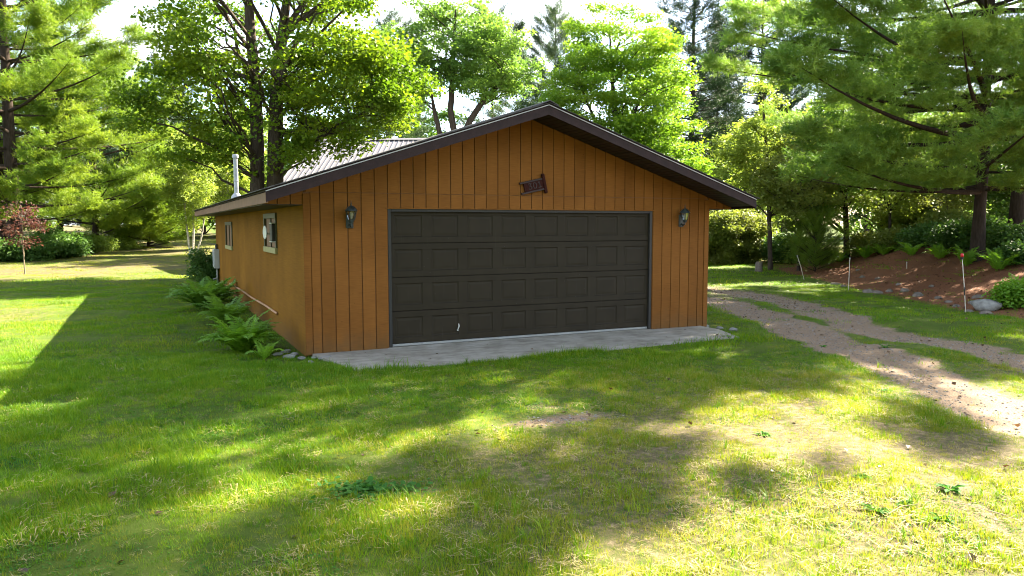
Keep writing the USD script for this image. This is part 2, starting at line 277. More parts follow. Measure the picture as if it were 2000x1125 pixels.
# ground: colours by vertex masks (dry also carries painted sunlight), broken up by noise
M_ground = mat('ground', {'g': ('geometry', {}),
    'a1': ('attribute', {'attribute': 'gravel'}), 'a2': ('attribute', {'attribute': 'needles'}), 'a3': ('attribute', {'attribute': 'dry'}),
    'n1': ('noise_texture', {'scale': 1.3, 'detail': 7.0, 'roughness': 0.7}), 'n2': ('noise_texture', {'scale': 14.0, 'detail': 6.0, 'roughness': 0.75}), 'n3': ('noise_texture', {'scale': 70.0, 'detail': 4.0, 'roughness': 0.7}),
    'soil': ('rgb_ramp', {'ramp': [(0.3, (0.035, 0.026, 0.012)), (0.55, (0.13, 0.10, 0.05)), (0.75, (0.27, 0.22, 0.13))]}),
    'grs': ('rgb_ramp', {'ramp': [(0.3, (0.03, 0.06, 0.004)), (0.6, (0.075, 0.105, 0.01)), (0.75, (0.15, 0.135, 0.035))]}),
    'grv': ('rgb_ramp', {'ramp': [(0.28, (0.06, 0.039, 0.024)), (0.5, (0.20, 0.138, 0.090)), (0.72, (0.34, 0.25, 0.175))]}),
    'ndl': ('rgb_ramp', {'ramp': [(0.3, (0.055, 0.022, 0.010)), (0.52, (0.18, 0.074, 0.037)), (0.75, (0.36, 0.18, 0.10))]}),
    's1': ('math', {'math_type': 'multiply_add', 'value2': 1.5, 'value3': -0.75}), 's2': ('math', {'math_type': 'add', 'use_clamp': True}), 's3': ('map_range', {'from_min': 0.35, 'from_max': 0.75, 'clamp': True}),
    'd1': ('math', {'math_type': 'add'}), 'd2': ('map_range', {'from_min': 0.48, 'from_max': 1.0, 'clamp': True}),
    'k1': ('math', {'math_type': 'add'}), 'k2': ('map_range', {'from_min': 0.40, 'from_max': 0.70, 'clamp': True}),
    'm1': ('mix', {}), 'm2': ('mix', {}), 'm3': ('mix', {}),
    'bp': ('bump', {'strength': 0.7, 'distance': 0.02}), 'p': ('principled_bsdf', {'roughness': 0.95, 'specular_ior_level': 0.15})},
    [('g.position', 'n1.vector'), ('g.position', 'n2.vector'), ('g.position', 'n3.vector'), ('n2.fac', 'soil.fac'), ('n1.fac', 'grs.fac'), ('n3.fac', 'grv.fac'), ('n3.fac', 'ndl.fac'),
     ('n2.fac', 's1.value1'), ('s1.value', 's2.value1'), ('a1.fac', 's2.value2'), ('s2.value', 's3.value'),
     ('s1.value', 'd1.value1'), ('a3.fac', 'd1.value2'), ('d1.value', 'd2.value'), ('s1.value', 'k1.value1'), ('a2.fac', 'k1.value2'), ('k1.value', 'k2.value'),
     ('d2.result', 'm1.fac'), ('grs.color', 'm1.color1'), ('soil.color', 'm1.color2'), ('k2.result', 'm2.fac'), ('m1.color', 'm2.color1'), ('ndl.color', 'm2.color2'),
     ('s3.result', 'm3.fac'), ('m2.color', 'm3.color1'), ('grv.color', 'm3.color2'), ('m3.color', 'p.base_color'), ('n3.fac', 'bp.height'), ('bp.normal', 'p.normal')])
# ------------------------------------------------------------------ ground sheets
def lines(a, b, step, lo, hi):
    c = list(np.arange(a, b+1e-6, step)); s, x = step, b
    while x < hi: s *= 1.22; x += s; c.append(x)
    s, x = step, a
    while x > lo: s *= 1.22; x -= s; c.insert(0, x)
    return np.array(c)
GX, GY = np.meshgrid(lines(-13, 24, 0.13, -260, 320), lines(-12.5, 24, 0.13, -120, 420), indexing='ij')
gz = ground(GX, GY)
def gravel_mask(x, y):
    w = 0.34*(meshkit.noise(np.stack([x*0.9, y*0.9, 0*x], -1), 11)-0.5)+0.30*(meshkit.noise(np.stack([x*3.5, y*3.5, 0*x], -1), 12)-0.5)
    g1 = 1-smoothstep(0.38, 0.84, seg_dist(x, y, TRACK1)+w); g2 = 1-smoothstep(0.30, 0.75, seg_dist(x, y, TRACK2)+w)
    mid = 0.55*smoothstep(1.0, 5, y)*(1-smoothstep(1.6, 2.6, seg_dist(x, y, (TRACK1[-6:]+TRACK2[-6:])/2)))
    patch = 0.95*np.exp(-(((x-0.35)/0.75)**2+((y+4.75)/0.22)**2))+0.55*np.exp(-(((x-0.55)/0.35)**2+((y+4.15)/0.3)**2))
    return np.clip(np.maximum(np.maximum(g1, g2), np.maximum(mid, patch)), 0, 1)
def needle_mask(x, y):
    d = bank_d(x, y)
    return smoothstep(-0.3, 0.6, d)*(1-smoothstep(5.5, 9.0, d)*0.5)*(1-0.5*smoothstep(11, 16, y))
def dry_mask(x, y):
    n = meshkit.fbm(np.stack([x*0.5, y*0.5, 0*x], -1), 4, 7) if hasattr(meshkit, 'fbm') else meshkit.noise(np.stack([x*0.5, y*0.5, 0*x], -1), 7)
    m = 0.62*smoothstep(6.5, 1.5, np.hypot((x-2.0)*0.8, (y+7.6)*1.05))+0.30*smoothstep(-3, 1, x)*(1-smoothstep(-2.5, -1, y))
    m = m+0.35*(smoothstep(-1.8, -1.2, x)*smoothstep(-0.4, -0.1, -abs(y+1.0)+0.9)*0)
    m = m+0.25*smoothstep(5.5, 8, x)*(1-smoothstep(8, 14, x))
    m = m+0.85*smoothstep(14, 22, y)*(x < 2)+0.55*np.exp(-(((x+6)/1.6)**2+((y-8)/4.0)**2))  # far lawn and left patch: sunlight painted in as yellow grass
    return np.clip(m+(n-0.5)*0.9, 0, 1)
grav, need, dry = gravel_mask(GX, GY), needle_mask(GX, GY), dry_mask(GX, GY)  # dry: parched ground and painted sunlight together
nx, ny = GX.shape
ids = np.arange(nx*ny).reshape(nx, ny)
quads = np.stack([ids[:-1, :-1], ids[1:, :-1], ids[1:, 1:], ids[:-1, 1:]], -1).reshape(-1, 4)
V = np.stack([GX, GY, gz], -1).reshape(-1, 3)
cen = V[quads].mean(1)
gq = gravel_mask(cen[:, 0], cen[:, 1]); bq = bank_d(cen[:, 0], cen[:, 1])
nrm = np.stack([-np.gradient(gz, axis=0)/np.gradient(GX, axis=0), -np.gradient(gz, axis=1)/np.gradient(GY, axis=1), np.ones_like(gz)], -1).reshape(-1, 3)
nrm /= np.linalg.norm(nrm, axis=1, keepdims=True)
tracks_near = (seg_dist(cen[:, 0], cen[:, 1], TRACK1) < 1.3) | (seg_dist(cen[:, 0], cen[:, 1], TRACK2) < 1.3)
is_drive = (gq > 0.45) & tracks_near
is_bank = (bq > 0.15) & (~is_drive) & (cen[:, 0] < 45) & (cen[:, 1] < 30) & (cen[:, 1] > -20)
def sheet(name, sel, label, cat):
    q = quads[sel]; u, inv = np.unique(q, return_inverse=True); q = inv.reshape(-1, 4)
    m = usdkit.mesh(stage, '/World/'+name, (V[u], q), M_ground)
    m.CreateNormalsAttr(Vt.Vec3fArray.FromNumpy(nrm[u].astype(np.float32))); m.SetNormalsInterpolation('vertex')
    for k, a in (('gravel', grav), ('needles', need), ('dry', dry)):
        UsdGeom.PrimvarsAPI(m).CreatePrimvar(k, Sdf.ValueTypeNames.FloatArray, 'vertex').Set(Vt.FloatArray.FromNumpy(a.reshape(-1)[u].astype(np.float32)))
    tag(m, label, cat, kind='structure')
sheet('lawn', ~is_drive & ~is_bank, 'mown patchy lawn around the garage', 'lawn')
sheet('driveway', is_drive, 'two-track gravel driveway passing right of the garage', 'driveway')
sheet('bank', is_bank, 'low bank covered in rusty pine needles right of the driveway', 'bank')
# ------------------------------------------------------------------ instancing
def quat_from(X, Z):
    """quaternions (i,j,k,w) of frames with x axis along X and z axis near Z"""
    X = X/np.linalg.norm(X, axis=1, keepdims=True); Y = np.cross(Z, X); Y /= np.linalg.norm(Y, axis=1, keepdims=True)+1e-9; Z = np.cross(X, Y)
    R = np.stack([X, Y, Z], -1)
    from scipy.spatial.transform import Rotation
    return Rotation.from_matrix(R).as_quat()
def instancer(name, parent, protos, pos, quats, scales, which, kind=None, label=None):
    base = str(parent.GetPath()) if parent is not None else '/World'
    pi = UsdGeom.PointInstancer.Define(stage, numbered(base+'/'+name))
    paths = []
    for pname, mesh, m in protos:
        p = usdkit.mesh(stage, numbered(str(pi.GetPath())+'/'+pname), mesh, m); paths.append(p.GetPath())
    pi.CreatePrototypesRel().SetTargets(paths)
    pi.CreatePositionsAttr(Vt.Vec3fArray.FromNumpy(np.asarray(pos, np.float32)))
    q = np.asarray(quats)
    pi.CreateOrientationsAttr(Vt.QuathArray([Gf.Quath(float(w), float(a), float(b), float(c)) for a, b, c, w in q]))
    s = np.asarray(scales, np.float32)
    pi.CreateScalesAttr(Vt.Vec3fArray.FromNumpy(np.repeat(s[:, None], 3, 1) if s.ndim == 1 else s))
    pi.CreateProtoIndicesAttr(Vt.IntArray.FromNumpy(np.asarray(which, np.int32)))
    tag(pi, label, kind=kind)
    return pi.GetPrim()
# ------------------------------------------------------------------ garage
XL, XR, H, ZS, DH, OH, EH, SL, FD, LG, ZA, DW = -1.246, 6.131, 2.175, 2.357, 2.135, 0.612, 0.604, 0.3293, 0.162, 15.385, 3.5985, 4.88
XC = (XL+XR)/2; HW = (XR-XL)/2+EH
def zs(x): return ZA-SL*abs(x-XC)
ga = thing('garage', 'long orange-brown wooden garage with a wide dark brown garage door', 'garage')
fw = obj('front_wall', facing_y(extr(Polygon([(XL-EH+0.05, H), (XL, H), (XL, -0.03), (-0.002, -0.03), (-0.002, DH+0.002), (DW+0.002, DH+0.002), (DW+0.002, -0.03), (XR, -0.03), (XR, H), (XR+EH-0.05, H), (XR+EH-0.05, zs(XR+EH-0.05)), (XC, ZA-0.004), (XL-EH+0.05, zs(XL-EH+0.05))]), 0.12), 0.0), M_groove, ga)
def plank(x0, x1, zb, zt0, zt1, d=0.014, c=0.005):
    return hexa([(x0, 0, zb), (x1, 0, zb), (x1, 0, zt1), (x0, 0, zt0), (x0+c, -d, zb), (x1-c, -d, zb), (x1-c, -d, zt1), (x0+c, -d, zt0)])
sp = 0.20353; g = 0.0035
cuts = [XC+k*sp for k in range(-24, 25)]
for a, b in zip(cuts[:-1], cuts[1:]):
    x0, x1 = max(a, XL-EH+0.05)+g, min(b, XR+EH-0.05)-g
    if x1-x0 < 0.02: continue
    # upper boards (above the joint), following the roof slope
    zb = ZS+0.004
    if x1 > XL and x0 < XR:
        l0, l1 = max(x0, XL+0.001), min(x1, XR-0.001)
        t0, t1 = zs(l0)-0.003, zs(l1)-0.003
        if min(t0, t1) > zb+0.02: obj('plank', plank(l0, l1, zb, t0, t1), M_front, fw)
        # lower boards
        lo0, lo1 = max(l0, XL+0.092), min(l1, XR-0.092)
        if lo1-lo0 > 0.02:
            zt = min(ZS-0.006, zs(lo0)-0.004, zs(lo1)-0.004)
            if lo1 <= 0.012 or lo0 >= DW-0.012:
                obj('plank', plank(lo0, lo1, -0.02, zt, zt), M_front, fw)
            elif lo0 >= -0.012 and lo1 <= DW+0.012:
                obj('plank', plank(lo0, lo1, DH+0.004, zt, zt), M_front, fw)
            else:
                for p0, p1, z0 in ((lo0, 0.0, -0.02), (0.0, lo1, DH+0.004)) if lo0 < 0 else ((lo0, DW, DH+0.004), (DW, lo1, -0.02)):
                    if p1-p0 > 0.02: obj('plank', plank(p0, p1, z0, zt, zt), M_front, fw)
for s, x0, x1 in ((0, XL-EH+0.05, XL-0.002), (1, XR+0.002, XR+EH-0.05)):       # the closed ends of the eaves
    n = 3
    for k in range(n):
        a, b = x0+(x1-x0)*k/n+g, x0+(x1-x0)*(k+1)/n-g
        t0, t1 = max(zs(a)-0.003, H+0.004), max(zs(b)-0.003, H+0.004)
        if max(t0, t1) > H+0.02: obj('plank', plank(a, b, H+0.002, t0, t1), M_front, fw)
for x0, x1 in ((XL-0.013, XL+0.088), (XR-0.088, XR+0.013)):
    obj('corner_board', cbx(x0, x1, -0.024, -0.001, -0.03, min(zs(x0), zs(x1))-0.01 if False else H+0.16, 0.004), M_front, ga)
obj('head_trim', cbx(-0.03, DW+0.03, -0.021, -0.001, DH-0.012, DH+0.003, 0.003), M_front, ga)
# side and back walls
lw = obj('left_wall', bx(XL, XL+0.12, 0.125, LG, -0.06, H-0.002), M_groove, ga)
rw = obj('right_wall', bx(XR-0.12, XR, 0.125, LG, -0.06, H-0.002), M_groove, ga)
bw = obj('back_wall', facing_y(extr(Polygon([(XL, -0.06), (XR, -0.06), (XR, H), (XC, ZA-0.01), (XL, H)]), 0.12), LG+0.002), M_side, ga)
WINS = [(2.45, 3.93, 1.38, 2.09), (10.05, 11.85, 1.22, 1.965)]
ys = [0.004]+[1.22*k for k in range(1, 13)]+[LG+0.1]
for a, b in zip(ys[:-1], ys[1:]):
    poly = sbox(a+0.0015, -0.05, b-0.0015, H-0.004)
    for (y0, y1, z0, z1) in WINS: poly = poly.difference(sbox(y0, z0, y1, z1))
    for q in getattr(poly, 'geoms', [poly]):
        if q.area < 0.01: continue
        m = extr(q, 0.012); v = m.vertices.copy(); m.vertices = np.stack([XL-0.0-v[:, 2], v[:, 0], v[:, 1]], 1); m.invert()
        obj('panel', m, M_side, lw)
    obj('panel', bx(XR, XR+0.012, a+0.0015, b-0.0015, -0.05, H-0.004), M_side, rw)
# roof, soffit, fascias, shingle courses
ro = None
for s in (-1, 1):
    def RP(d, up, y): return (XC+s*d, y, ZA+FD-SL*d+up)
    deck = hexa([RP(0, -0.02, LG+OH), RP(HW, -0.02, LG+OH), RP(HW, 0.012, LG+OH), RP(0, 0.012, LG+OH), RP(0, -0.02, -OH), RP(HW, -0.02, -OH), RP(HW, 0.012, -OH), RP(0, 0.012, -OH)])
    parts = []
    n = 28; step = (HW+0.035)/n
    for k in range(n):
        d0, d1 = k*step, (k+1)*step+0.02
        parts.append(hexa([RP(d0, 0.014, LG+OH+0.03), RP(d1, 0.020, LG+OH+0.03), RP(d1, 0.030, LG+OH+0.03), RP(d0, 0.018, LG+OH+0.03), RP(d0, 0.014, -OH-0.03), RP(d1, 0.020, -OH-0.03), RP(d1, 0.030, -OH-0.03), RP(d0, 0.018, -OH-0.03)]))
    r_ = obj('roof', deck, M_brown, ga); obj('shingle_courses', cat_(parts), M_shingle, r_)
    # front fascia board and its metal drip edge
    x0, x1 = (XC, XC+s*HW)
    fy = -OH
    P = [(x0, fy+0.03, ZA), (x1, fy+0.03, zs(x1)), (x1, fy+0.03, zs(x1)+FD-0.022), (x0, fy+0.03, ZA+FD-0.022), (x0, fy, ZA), (x1, fy, zs(x1)), (x1, fy, zs(x1)+FD-0.022), (x0, fy, ZA+FD-0.022)]
    obj('fascia_board', hexa(P), M_brown, ga)
    obj('fascia_board', hexa([(a, LG+OH-0.6+OH-(b+OH)*0+0 if False else (LG+2*OH-0.03 if k < 4 else LG+2*OH-0.06)-OH, c) for k, (a, b, c) in enumerate(P)]), M_brown, ga)
    dz = FD-0.020
    obj('drip_edge', hexa([(x0, fy, ZA+dz), (x1, fy, zs(x1)+dz), (x1, fy, zs(x1)+dz+0.014), (x0, fy, ZA+dz+0.014), (x0, fy-0.008, ZA+dz), (x1, fy-0.008, zs(x1)+dz), (x1, fy-0.008, zs(x1)+dz+0.014), (x0, fy-0.008, ZA+dz+0.014)]), M_drip, ga)
    # eave fascia in lengths, and flat eave soffit
    ye = [-OH+0.001, 0.45, 4.4, 9.3, LG+OH]
    for a, b in zip(ye[:-1], ye[1:]):
        xa, xb = sorted((XC+s*(HW-0.03), XC+s*(HW+0.002)))
        obj('eave_board', cbx(xa, xb, a, b-0.004, ZA-SL*HW-0.012, ZA-SL*HW+FD-0.03, 0.003), M_tan if s < 0 else M_brown, ga)
    xa, xb = sorted((XC+s*((XR-XL)/2+0.002+0.012), XC+s*(HW-0.032)))
    obj('eave_soffit', bx(xa, xb, 0.0, LG+OH-0.03, H-0.012, H-0.0005), M_soffit, ga)
    # gable soffit: slats across the overhang
    so = obj('gable_soffit', hexa([(XC, -0.003, ZA+0.03), (XC+s*(HW-0.035), -0.003, zs(HW-0.035+XC)+0.03), (XC+s*(HW-0.035), -0.003, zs(HW-0.035+XC)+0.04), (XC, -0.003, ZA+0.04),
        (XC, -OH+0.032, ZA+0.03), (XC+s*(HW-0.035), -OH+0.032, zs(HW-0.035+XC)+0.03), (XC+s*(HW-0.035), -OH+0.032, zs(HW-0.035+XC)+0.04), (XC, -OH+0.032, ZA+0.04)]), M_soffit, ga)
    w = 0.098; k = 0
    while (k+1)*w < HW-0.035:
        d0, d1 = k*w+0.006, (k+1)*w-0.006
        a0, a1 = ZA-SL*d0+0.004, ZA-SL*d1+0.004
        X0, X1 = XC+s*d0, XC+s*d1
        obj('soffit_slat', hexa([(X0, -0.004, a0), (X1, -0.004, a1), (X1, -0.004, a1+0.022), (X0, -0.004, a0+0.022), (X0, -OH+0.033, a0), (X1, -OH+0.033, a1), (X1, -OH+0.033, a1+0.022), (X0, -OH+0.033, a0+0.022)]), M_soffit, so)
        k += 1
def cap_piece(y0, y1):
    w = 0.16
    P = []
    for y in (y0, y1):
        for d, up in ((-w, 0.034), (0, 0.046), (w, 0.034), (w, 0.046), (0, 0.060), (-w, 0.046)):
            P.append((XC+d, y, ZA+FD-SL*abs(d)+up))
    return trimesh.convex.convex_hull(np.array(P)) if False else trimesh.util.concatenate([hexa([P[k] for k in (6, 7, 10, 11, 0, 1, 4, 5)]), hexa([P[k] for k in (7, 8, 9, 10, 1, 2, 3, 4)])])
rc = obj('ridge_cap', cat_([cap_piece(-OH-0.03+k*0.28, -OH-0.03+(k+1)*0.28+0.02) for k in range(60)]), M_shingle, ga)
# door
gd = obj('garage_door', bx(0.0, DW, 0.085, 0.10, 0.02, DH), M_inside, ga)
for x0, x1 in ((0.0, 0.055), (DW-0.055, DW)):
    obj('jamb', cbx(x0+0.001, x1-0.001, 0.0, 0.082, 0.0, DH-0.001, 0.004), M_black, ga)
obj('door_head', cbx(0.056, DW-0.056, 0.0, 0.082, DH-0.055, DH-0.001, 0.004), M_black, ga)
DX0, DX1 = 0.035, DW-0.035
rows = [(0.045, 0.50), (0.506, 1.065), (1.071, 1.605), (1.611, 2.12)]
rows = [(0.045, 0.545), (0.551, 1.07), (1.076, 1.595), (1.601, 2.12)]
pw = (DX1-DX0)/8
for zb, zt in rows:
    hgt = zt-zb; zA, zB = zb+0.095, zt-0.095
    fr = [cbx(DX0, DX1, 0.04, 0.08, zb, zA, 0.004), cbx(DX0, DX1, 0.04, 0.08, zB, zt, 0.004)]
    for k in range(9):
        a, b = DX0+k*pw-0.075, DX0+k*pw+0.075
        fr.append(bx(max(a, DX0), min(b, DX1), 0.0402, 0.08, zA-0.002, zB+0.002))
    sec = obj('door_section', cat_(fr), M_door, gd)
    for k in range(8):
        a, b = DX0+k*pw+0.075, DX0+(k+1)*pw-0.075
        def ring(i, y): return [(a+i, y, zA+i), (b-i, y, zA+i), (b-i, y, zB-i), (a+i, y, zB-i)]
        L = [ring(0, 0.041), ring(0.012, 0.048), ring(0.026, 0.048), ring(0.052, 0.0435)]
        P = np.array(sum(L, [])); F = []
        for i in range(3):
            for j in range(4):
                p, q = i*4+j, i*4+(j+1) % 4; F += [(p, q, q+4), (p, q+4, p+4)]
        F += [(12, 13, 14), (12, 14, 15)]
        obj('raised_panel', trimesh.Trimesh(P, F, process=False), M_door, gd)
obj('bottom_seal', cbx(0.06, DW-0.06, 0.030, 0.085, 0.004, 0.040, 0.004), M_seal, ga)
obj('door_handle', cat_([tube([(1.150, 0.020, 0.305), (1.157, 0.012, 0.27), (1.135, 0.02, 0.20)], [0.009, 0.012, 0.006], 6), bx(1.130, 1.144, 0.012, 0.042, 0.188, 0.204)]), M_white, gd)
# windows in the left wall
for (y0, y1, z0, z1) in WINS:
    wi = obj('window', bx(XL+0.05, XL+0.058, y0, y1, z0, z1), M_inside, ga)
    f = 0.085
    obj('window_frame', cat_([cbx(XL-0.04, XL+0.049, y0-0.002, y0+f, z0+0.10, z1-0.09, 0.004), cbx(XL-0.04, XL+0.049, y1-f, y1+0.002, z0+0.10, z1-0.09, 0.004), cbx(XL-0.045, XL+0.049, y0-0.003, y1+0.003, z1-0.09, z1+0.002, 0.004), bx(XL-0.02, XL+0.03, (y0+y1)/2-0.02, (y0+y1)/2+0.02, z0+0.10, z1-0.09)]), M_winframe, wi)
    obj('window_sill', cbx(XL-0.055, XL+0.049, y0-0.004, y1+0.004, z0-0.002, z0+0.10, 0.004), M_sill, wi)
    obj('window_pane', bx(XL+0.006, XL+0.010, y0+f, y1-f, z0+0.10, z1-0.09), M_pane, wi)
# vent pipe through the roof
vx, vy = -1.0, 11.35; vz = ZA+FD-SL*abs(vx-XC)
vp = obj('vent_pipe', lathe([(0.001, vz-0.05), (0.06, vz-0.05), (0.06, 3.78), (0.001, 3.78)], 16, (vx, vy, 0)), M_galv, ga, smooth=40)
obj('vent_cap', lathe([(0.05, 3.72), (0.085, 3.74), (0.085, 3.80), (0.07, 3.84), (0.001, 3.85)], 16, (vx, vy, 0)), M_galv, vp, smooth=40)
obj('flashing_collar', lathe([(0.15, vz-0.03), (0.14, vz+0.05), (0.07, vz+0.14), (0.062, vz+0.14)], 16, (vx, vy, 0)), M_galv, vp, smooth=40)
obj('pipe_joint', cat_([lathe([(0.061, z-0.014), (0.068, z-0.008), (0.068, z+0.008), (0.061, z+0.014)], 16, (vx, vy, 0)) for z in (3.1, 3.45)]), M_galv, vp)
# concrete apron
poly = Polygon([(-1.17, -0.026), (-0.86, -1.5), (0.6, -1.52), (3.2, -1.42), (5.78, -1.3), (6.02, -0.5), (5.98, -0.026)])
ap = extr(poly, 0.16); v = ap.vertices; v[:, 2] = v[:, 2]-0.165-0.035*np.clip(-v[:, 1]/1.5, 0, 1)+0.0; ap.vertices = v
tag(obj('concrete_apron', ap, M_concrete), 'thin weathered concrete apron in front of the garage door', 'apron', kind='structure')
tag(obj('door_sill', bx(-0.03, DW+0.03, -0.024, 0.3, -0.17, -0.002), M_concrete), 'concrete sill strip beneath the garage door', 'sill', kind='structure')
# ------------------------------------------------------------------ things on the garage
def lantern(x, z, label):
    t = thing('wall_lantern', label, 'wall lamp', (x, -0.015, z), group='lanterns beside the garage door')
    yo = -0.115
    obj('back_plate', cbx(-0.055, 0.055, -0.02, 0.0, -0.20, 0.02, 0.008), M_lamp, t)
    obj('arm', tube([(0, -0.015, -0.14), (0, -0.06, -0.175), (0, yo, -0.15), (0, yo, -0.11)], 0.014, 8), M_lamp, t)
    obj('lower_cup', lathe([(0.001, -0.125), (0.03, -0.12), (0.045, -0.085), (0.05, -0.07), (0.001, -0.07)], 6, (0, yo, 0)), M_lamp, t)
    ca = [lathe([(0.084, 0.048), (0.088, 0.055), (0.084, 0.064)], 6, (0, yo, 0))]
    for k in range(6):
        a = k*PI/3; ca.append(tube([(0.05*math.cos(a), yo+0.05*math.sin(a), -0.075), (0.08*math.cos(a), yo+0.08*math.sin(a), 0.055)], 0.005, 5))
    obj('cage', cat_(ca), M_lamp, t)
    obj('lamp_glass', lathe([(0.046, -0.072), (0.075, 0.052)], 6, (0, yo, 0)), M_lampglass, t)
    obj('bulb', lathe([(0.001, 0.04), (0.02, 0.035), (0.03, 0.0), (0.024, -0.035), (0.012, -0.06), (0.001, -0.065)], 10, (0, yo, 0)), M_white, t, smooth=50)
    ho = obj('hood', lathe([(0.001, 0.135), (0.022, 0.13), (0.05, 0.115), (0.078, 0.085), (0.094, 0.06), (0.098, 0.052), (0.001, 0.056)], 12, (0, yo, 0)), M_lamp, t, smooth=40)
    obj('finial', lathe([(0.012, 0.13), (0.008, 0.145), (0.014, 0.158), (0.006, 0.17), (0.004, 0.20), (0.001, 0.21)], 8, (0, yo, 0)), M_lamp, ho, smooth=50)
lantern(-0.585, 2.03, 'black carriage lantern on the wall left of the garage door')
lantern(5.50, 2.04, 'black carriage lantern on the wall right of the garage door')
sg = thing('house_number_sign', 'tilted dark red wooden number plaque above the garage door', 'sign', (2.465, -0.016, 2.515))
def tilt(m, a):
    m = m.copy(); m.apply_transform(trimesh.transformations.rotation_matrix(-a, [0, 1, 0])); return m
ta = math.radians(12.5)
obj('board', tilt(cbx(-0.175, 0.19, -0.03, -0.004, -0.09, 0.09, 0.006), ta), M_sign, sg)
obj('end_post', tilt(cbx(0.18, 0.235, -0.045, -0.002, -0.16, 0.165, 0.01), ta), M_sign, sg)
for z in (-0.10, 0.07): obj('rail', tilt(cbx(-0.245, 0.18, -0.04, -0.002, z, z+0.032, 0.006), ta), M_signdark, sg)
tx = meshkit.text_mesh('301', 0.10, 0.006); v = tx.vertices; tx.vertices = np.stack([v[:, 0]-0.11, -0.031-v[:, 2], v[:, 1]-0.045], 1); tx.invert()
obj('numerals', tilt(tx, ta), M_signdark, sg)
mb = thing('meter_box', 'grey electrical box on the far end of the left garage wall', 'electrical box', (XL-0.013, 14.6, 0))
obj('cabinet', cbx(-0.16, 0, -0.28, 0.28, 0.52, 1.12, 0.01), M_greybox, mb); obj('cover_plate', cbx(-0.172, -0.161, -0.24, 0.24, 0.56, 1.08, 0.004), M_greybox, mb)
obj('conduit', cat_([tube([(-0.06, 0.05, 0.52), (-0.06, 0.05, 0.0)], 0.03, 8), tube([(-0.07, -0.14, 0.52), (-0.07, -0.14, 0.22), (-0.2, -0.14, 0.18)], 0.022, 8)]), M_greybox, mb)
obj('service_mast', tube([(-0.06, 0.0, 1.12), (-0.06, 0.0, 1.28)], 0.04, 8), M_black, mb)
db = thing('wall_box', 'black box with a round white plate in front of the nearer side window', 'wall box', (XL-0.013, 2.62, 1.75))
obj('housing', cbx(-0.09, 0.0, -0.16, 0.10, -0.15, 0.15, 0.01), M_black, db)
for z in (-0.17, 0.15): obj('end_plate', cbx(-0.095, 0.0, -0.165, 0.105, z, z+0.02, 0.003), M_greybox, db)
pl = lathe([(0.001, 0.0), (0.115, 0.0), (0.12, 0.007), (0.115, 0.016), (0.001, 0.016)], 24)
pl.apply_transform(trimesh.transformations.rotation_matrix(-PI/2, [0, 1, 0])); pl.apply_transform(trimesh.transformations.rotation_matrix(0.12, [0, 0, 1])); pl.apply_translation((-0.14, 0.24, 0.0))
obj('plate', pl, M_white, db)
obj('bracket', tube([(-0.06, 0.09, -0.02), (-0.1, 0.16, -0.03), (-0.135, 0.24, 0.0)], 0.012, 6), M_greybox, db)
tag(obj('wall_pipe', tube([(XL-0.035, 2.56, 0.325), (XL-0.035, 4.0, 0.33), (XL-0.035, 6.2, 0.30), (XL-0.035, 8.0, 0.31), (XL-0.035, 11.0, 0.275)], 0.02, 8), M_rail, smooth=True), 'thin pipe running low along the left garage wall', 'pipe')
# ------------------------------------------------------------------ house behind
HD = 4.0*PI/180
hr = np.array([RX[0]*math.cos(HD)-HX[0]*math.sin(HD), RX[1]*math.cos(HD)-HX[1]*math.sin(HD)]); hf = np.array([-hr[1], hr[0]])   # ridge direction, away from camera
apex = at(612, 38.0, 0)[:2]
def HP(a, d, z): return (apex[0]+hr[0]*a+hf[0]*d, apex[1]+hr[1]*a+hf[1]*d, z)
ho = thing('house', 'house with a pale ribbed metal roof behind the garage', 'house')
HLn, ZRg, SLh, HD_ = 13.0, 6.05, 0.54, 5.6
obj('wall', hexa([HP(0.4, -4.9, -0.1), HP(HLn-0.4, -4.9, -0.1), HP(HLn-0.4, -4.9, 3.15), HP(0.4, -4.9, 3.15), HP(0.4, 4.9, -0.1), HP(HLn-0.4, 4.9, -0.1), HP(HLn-0.4, 4.9, 3.15), HP(0.4, 4.9, 3.15)]), M_housewall, ho)
for a in (0.45, HLn-0.5):
    obj('gable', hexa([HP(a, -4.8, 3.16), HP(a, 4.8, 3.16), HP(a, 0.02, 5.9), HP(a, -0.02, 5.9), HP(a+0.08, -4.8, 3.16), HP(a+0.08, 4.8, 3.16), HP(a+0.08, 0.02, 5.9), HP(a+0.08, -0.02, 5.9)]), M_housewall, ho)
for s in (-1, 1):
    npn = 14; w = HLn/npn
    for k in range(npn):
        a0, a1 = k*w+0.002, (k+1)*w-0.002; pr = []
        def sl(a0, a1, u0, u1): return hexa([HP(a0, 0, ZRg+u0), HP(a1, 0, ZRg+u0), HP(a1, 0, ZRg+u1), HP(a0, 0, ZRg+u1), HP(a0, s*HD_, ZRg+u0-SLh*HD_), HP(a1, s*HD_, ZRg+u0-SLh*HD_), HP(a1, s*HD_, ZRg+u1-SLh*HD_), HP(a0, s*HD_, ZRg+u1-SLh*HD_)])
        pr.append(sl(a0, a1, -0.03, 0.0))
        for j in range(4): pr.append(sl(a0+w*j/4+0.02, a0+w*j/4+0.06, 0.0, 0.032))
        obj('roof_panel', cat_(pr), M_metalroof, ho)
obj('ridge_cap', cat_([hexa([HP(-0.02, s*0.0, ZRg+0.05), HP(HLn+0.02, 0, ZRg+0.05), HP(HLn+0.02, 0, ZRg+0.06), HP(-0.02, 0, ZRg+0.06), HP(-0.02, s*0.18, ZRg-0.05), HP(HLn+0.02, s*0.18, ZRg-0.05), HP(HLn+0.02, s*0.18, ZRg-0.04), HP(-0.02, s*0.18, ZRg-0.04)]) for s in (-1, 1)]), M_metalroof, ho)
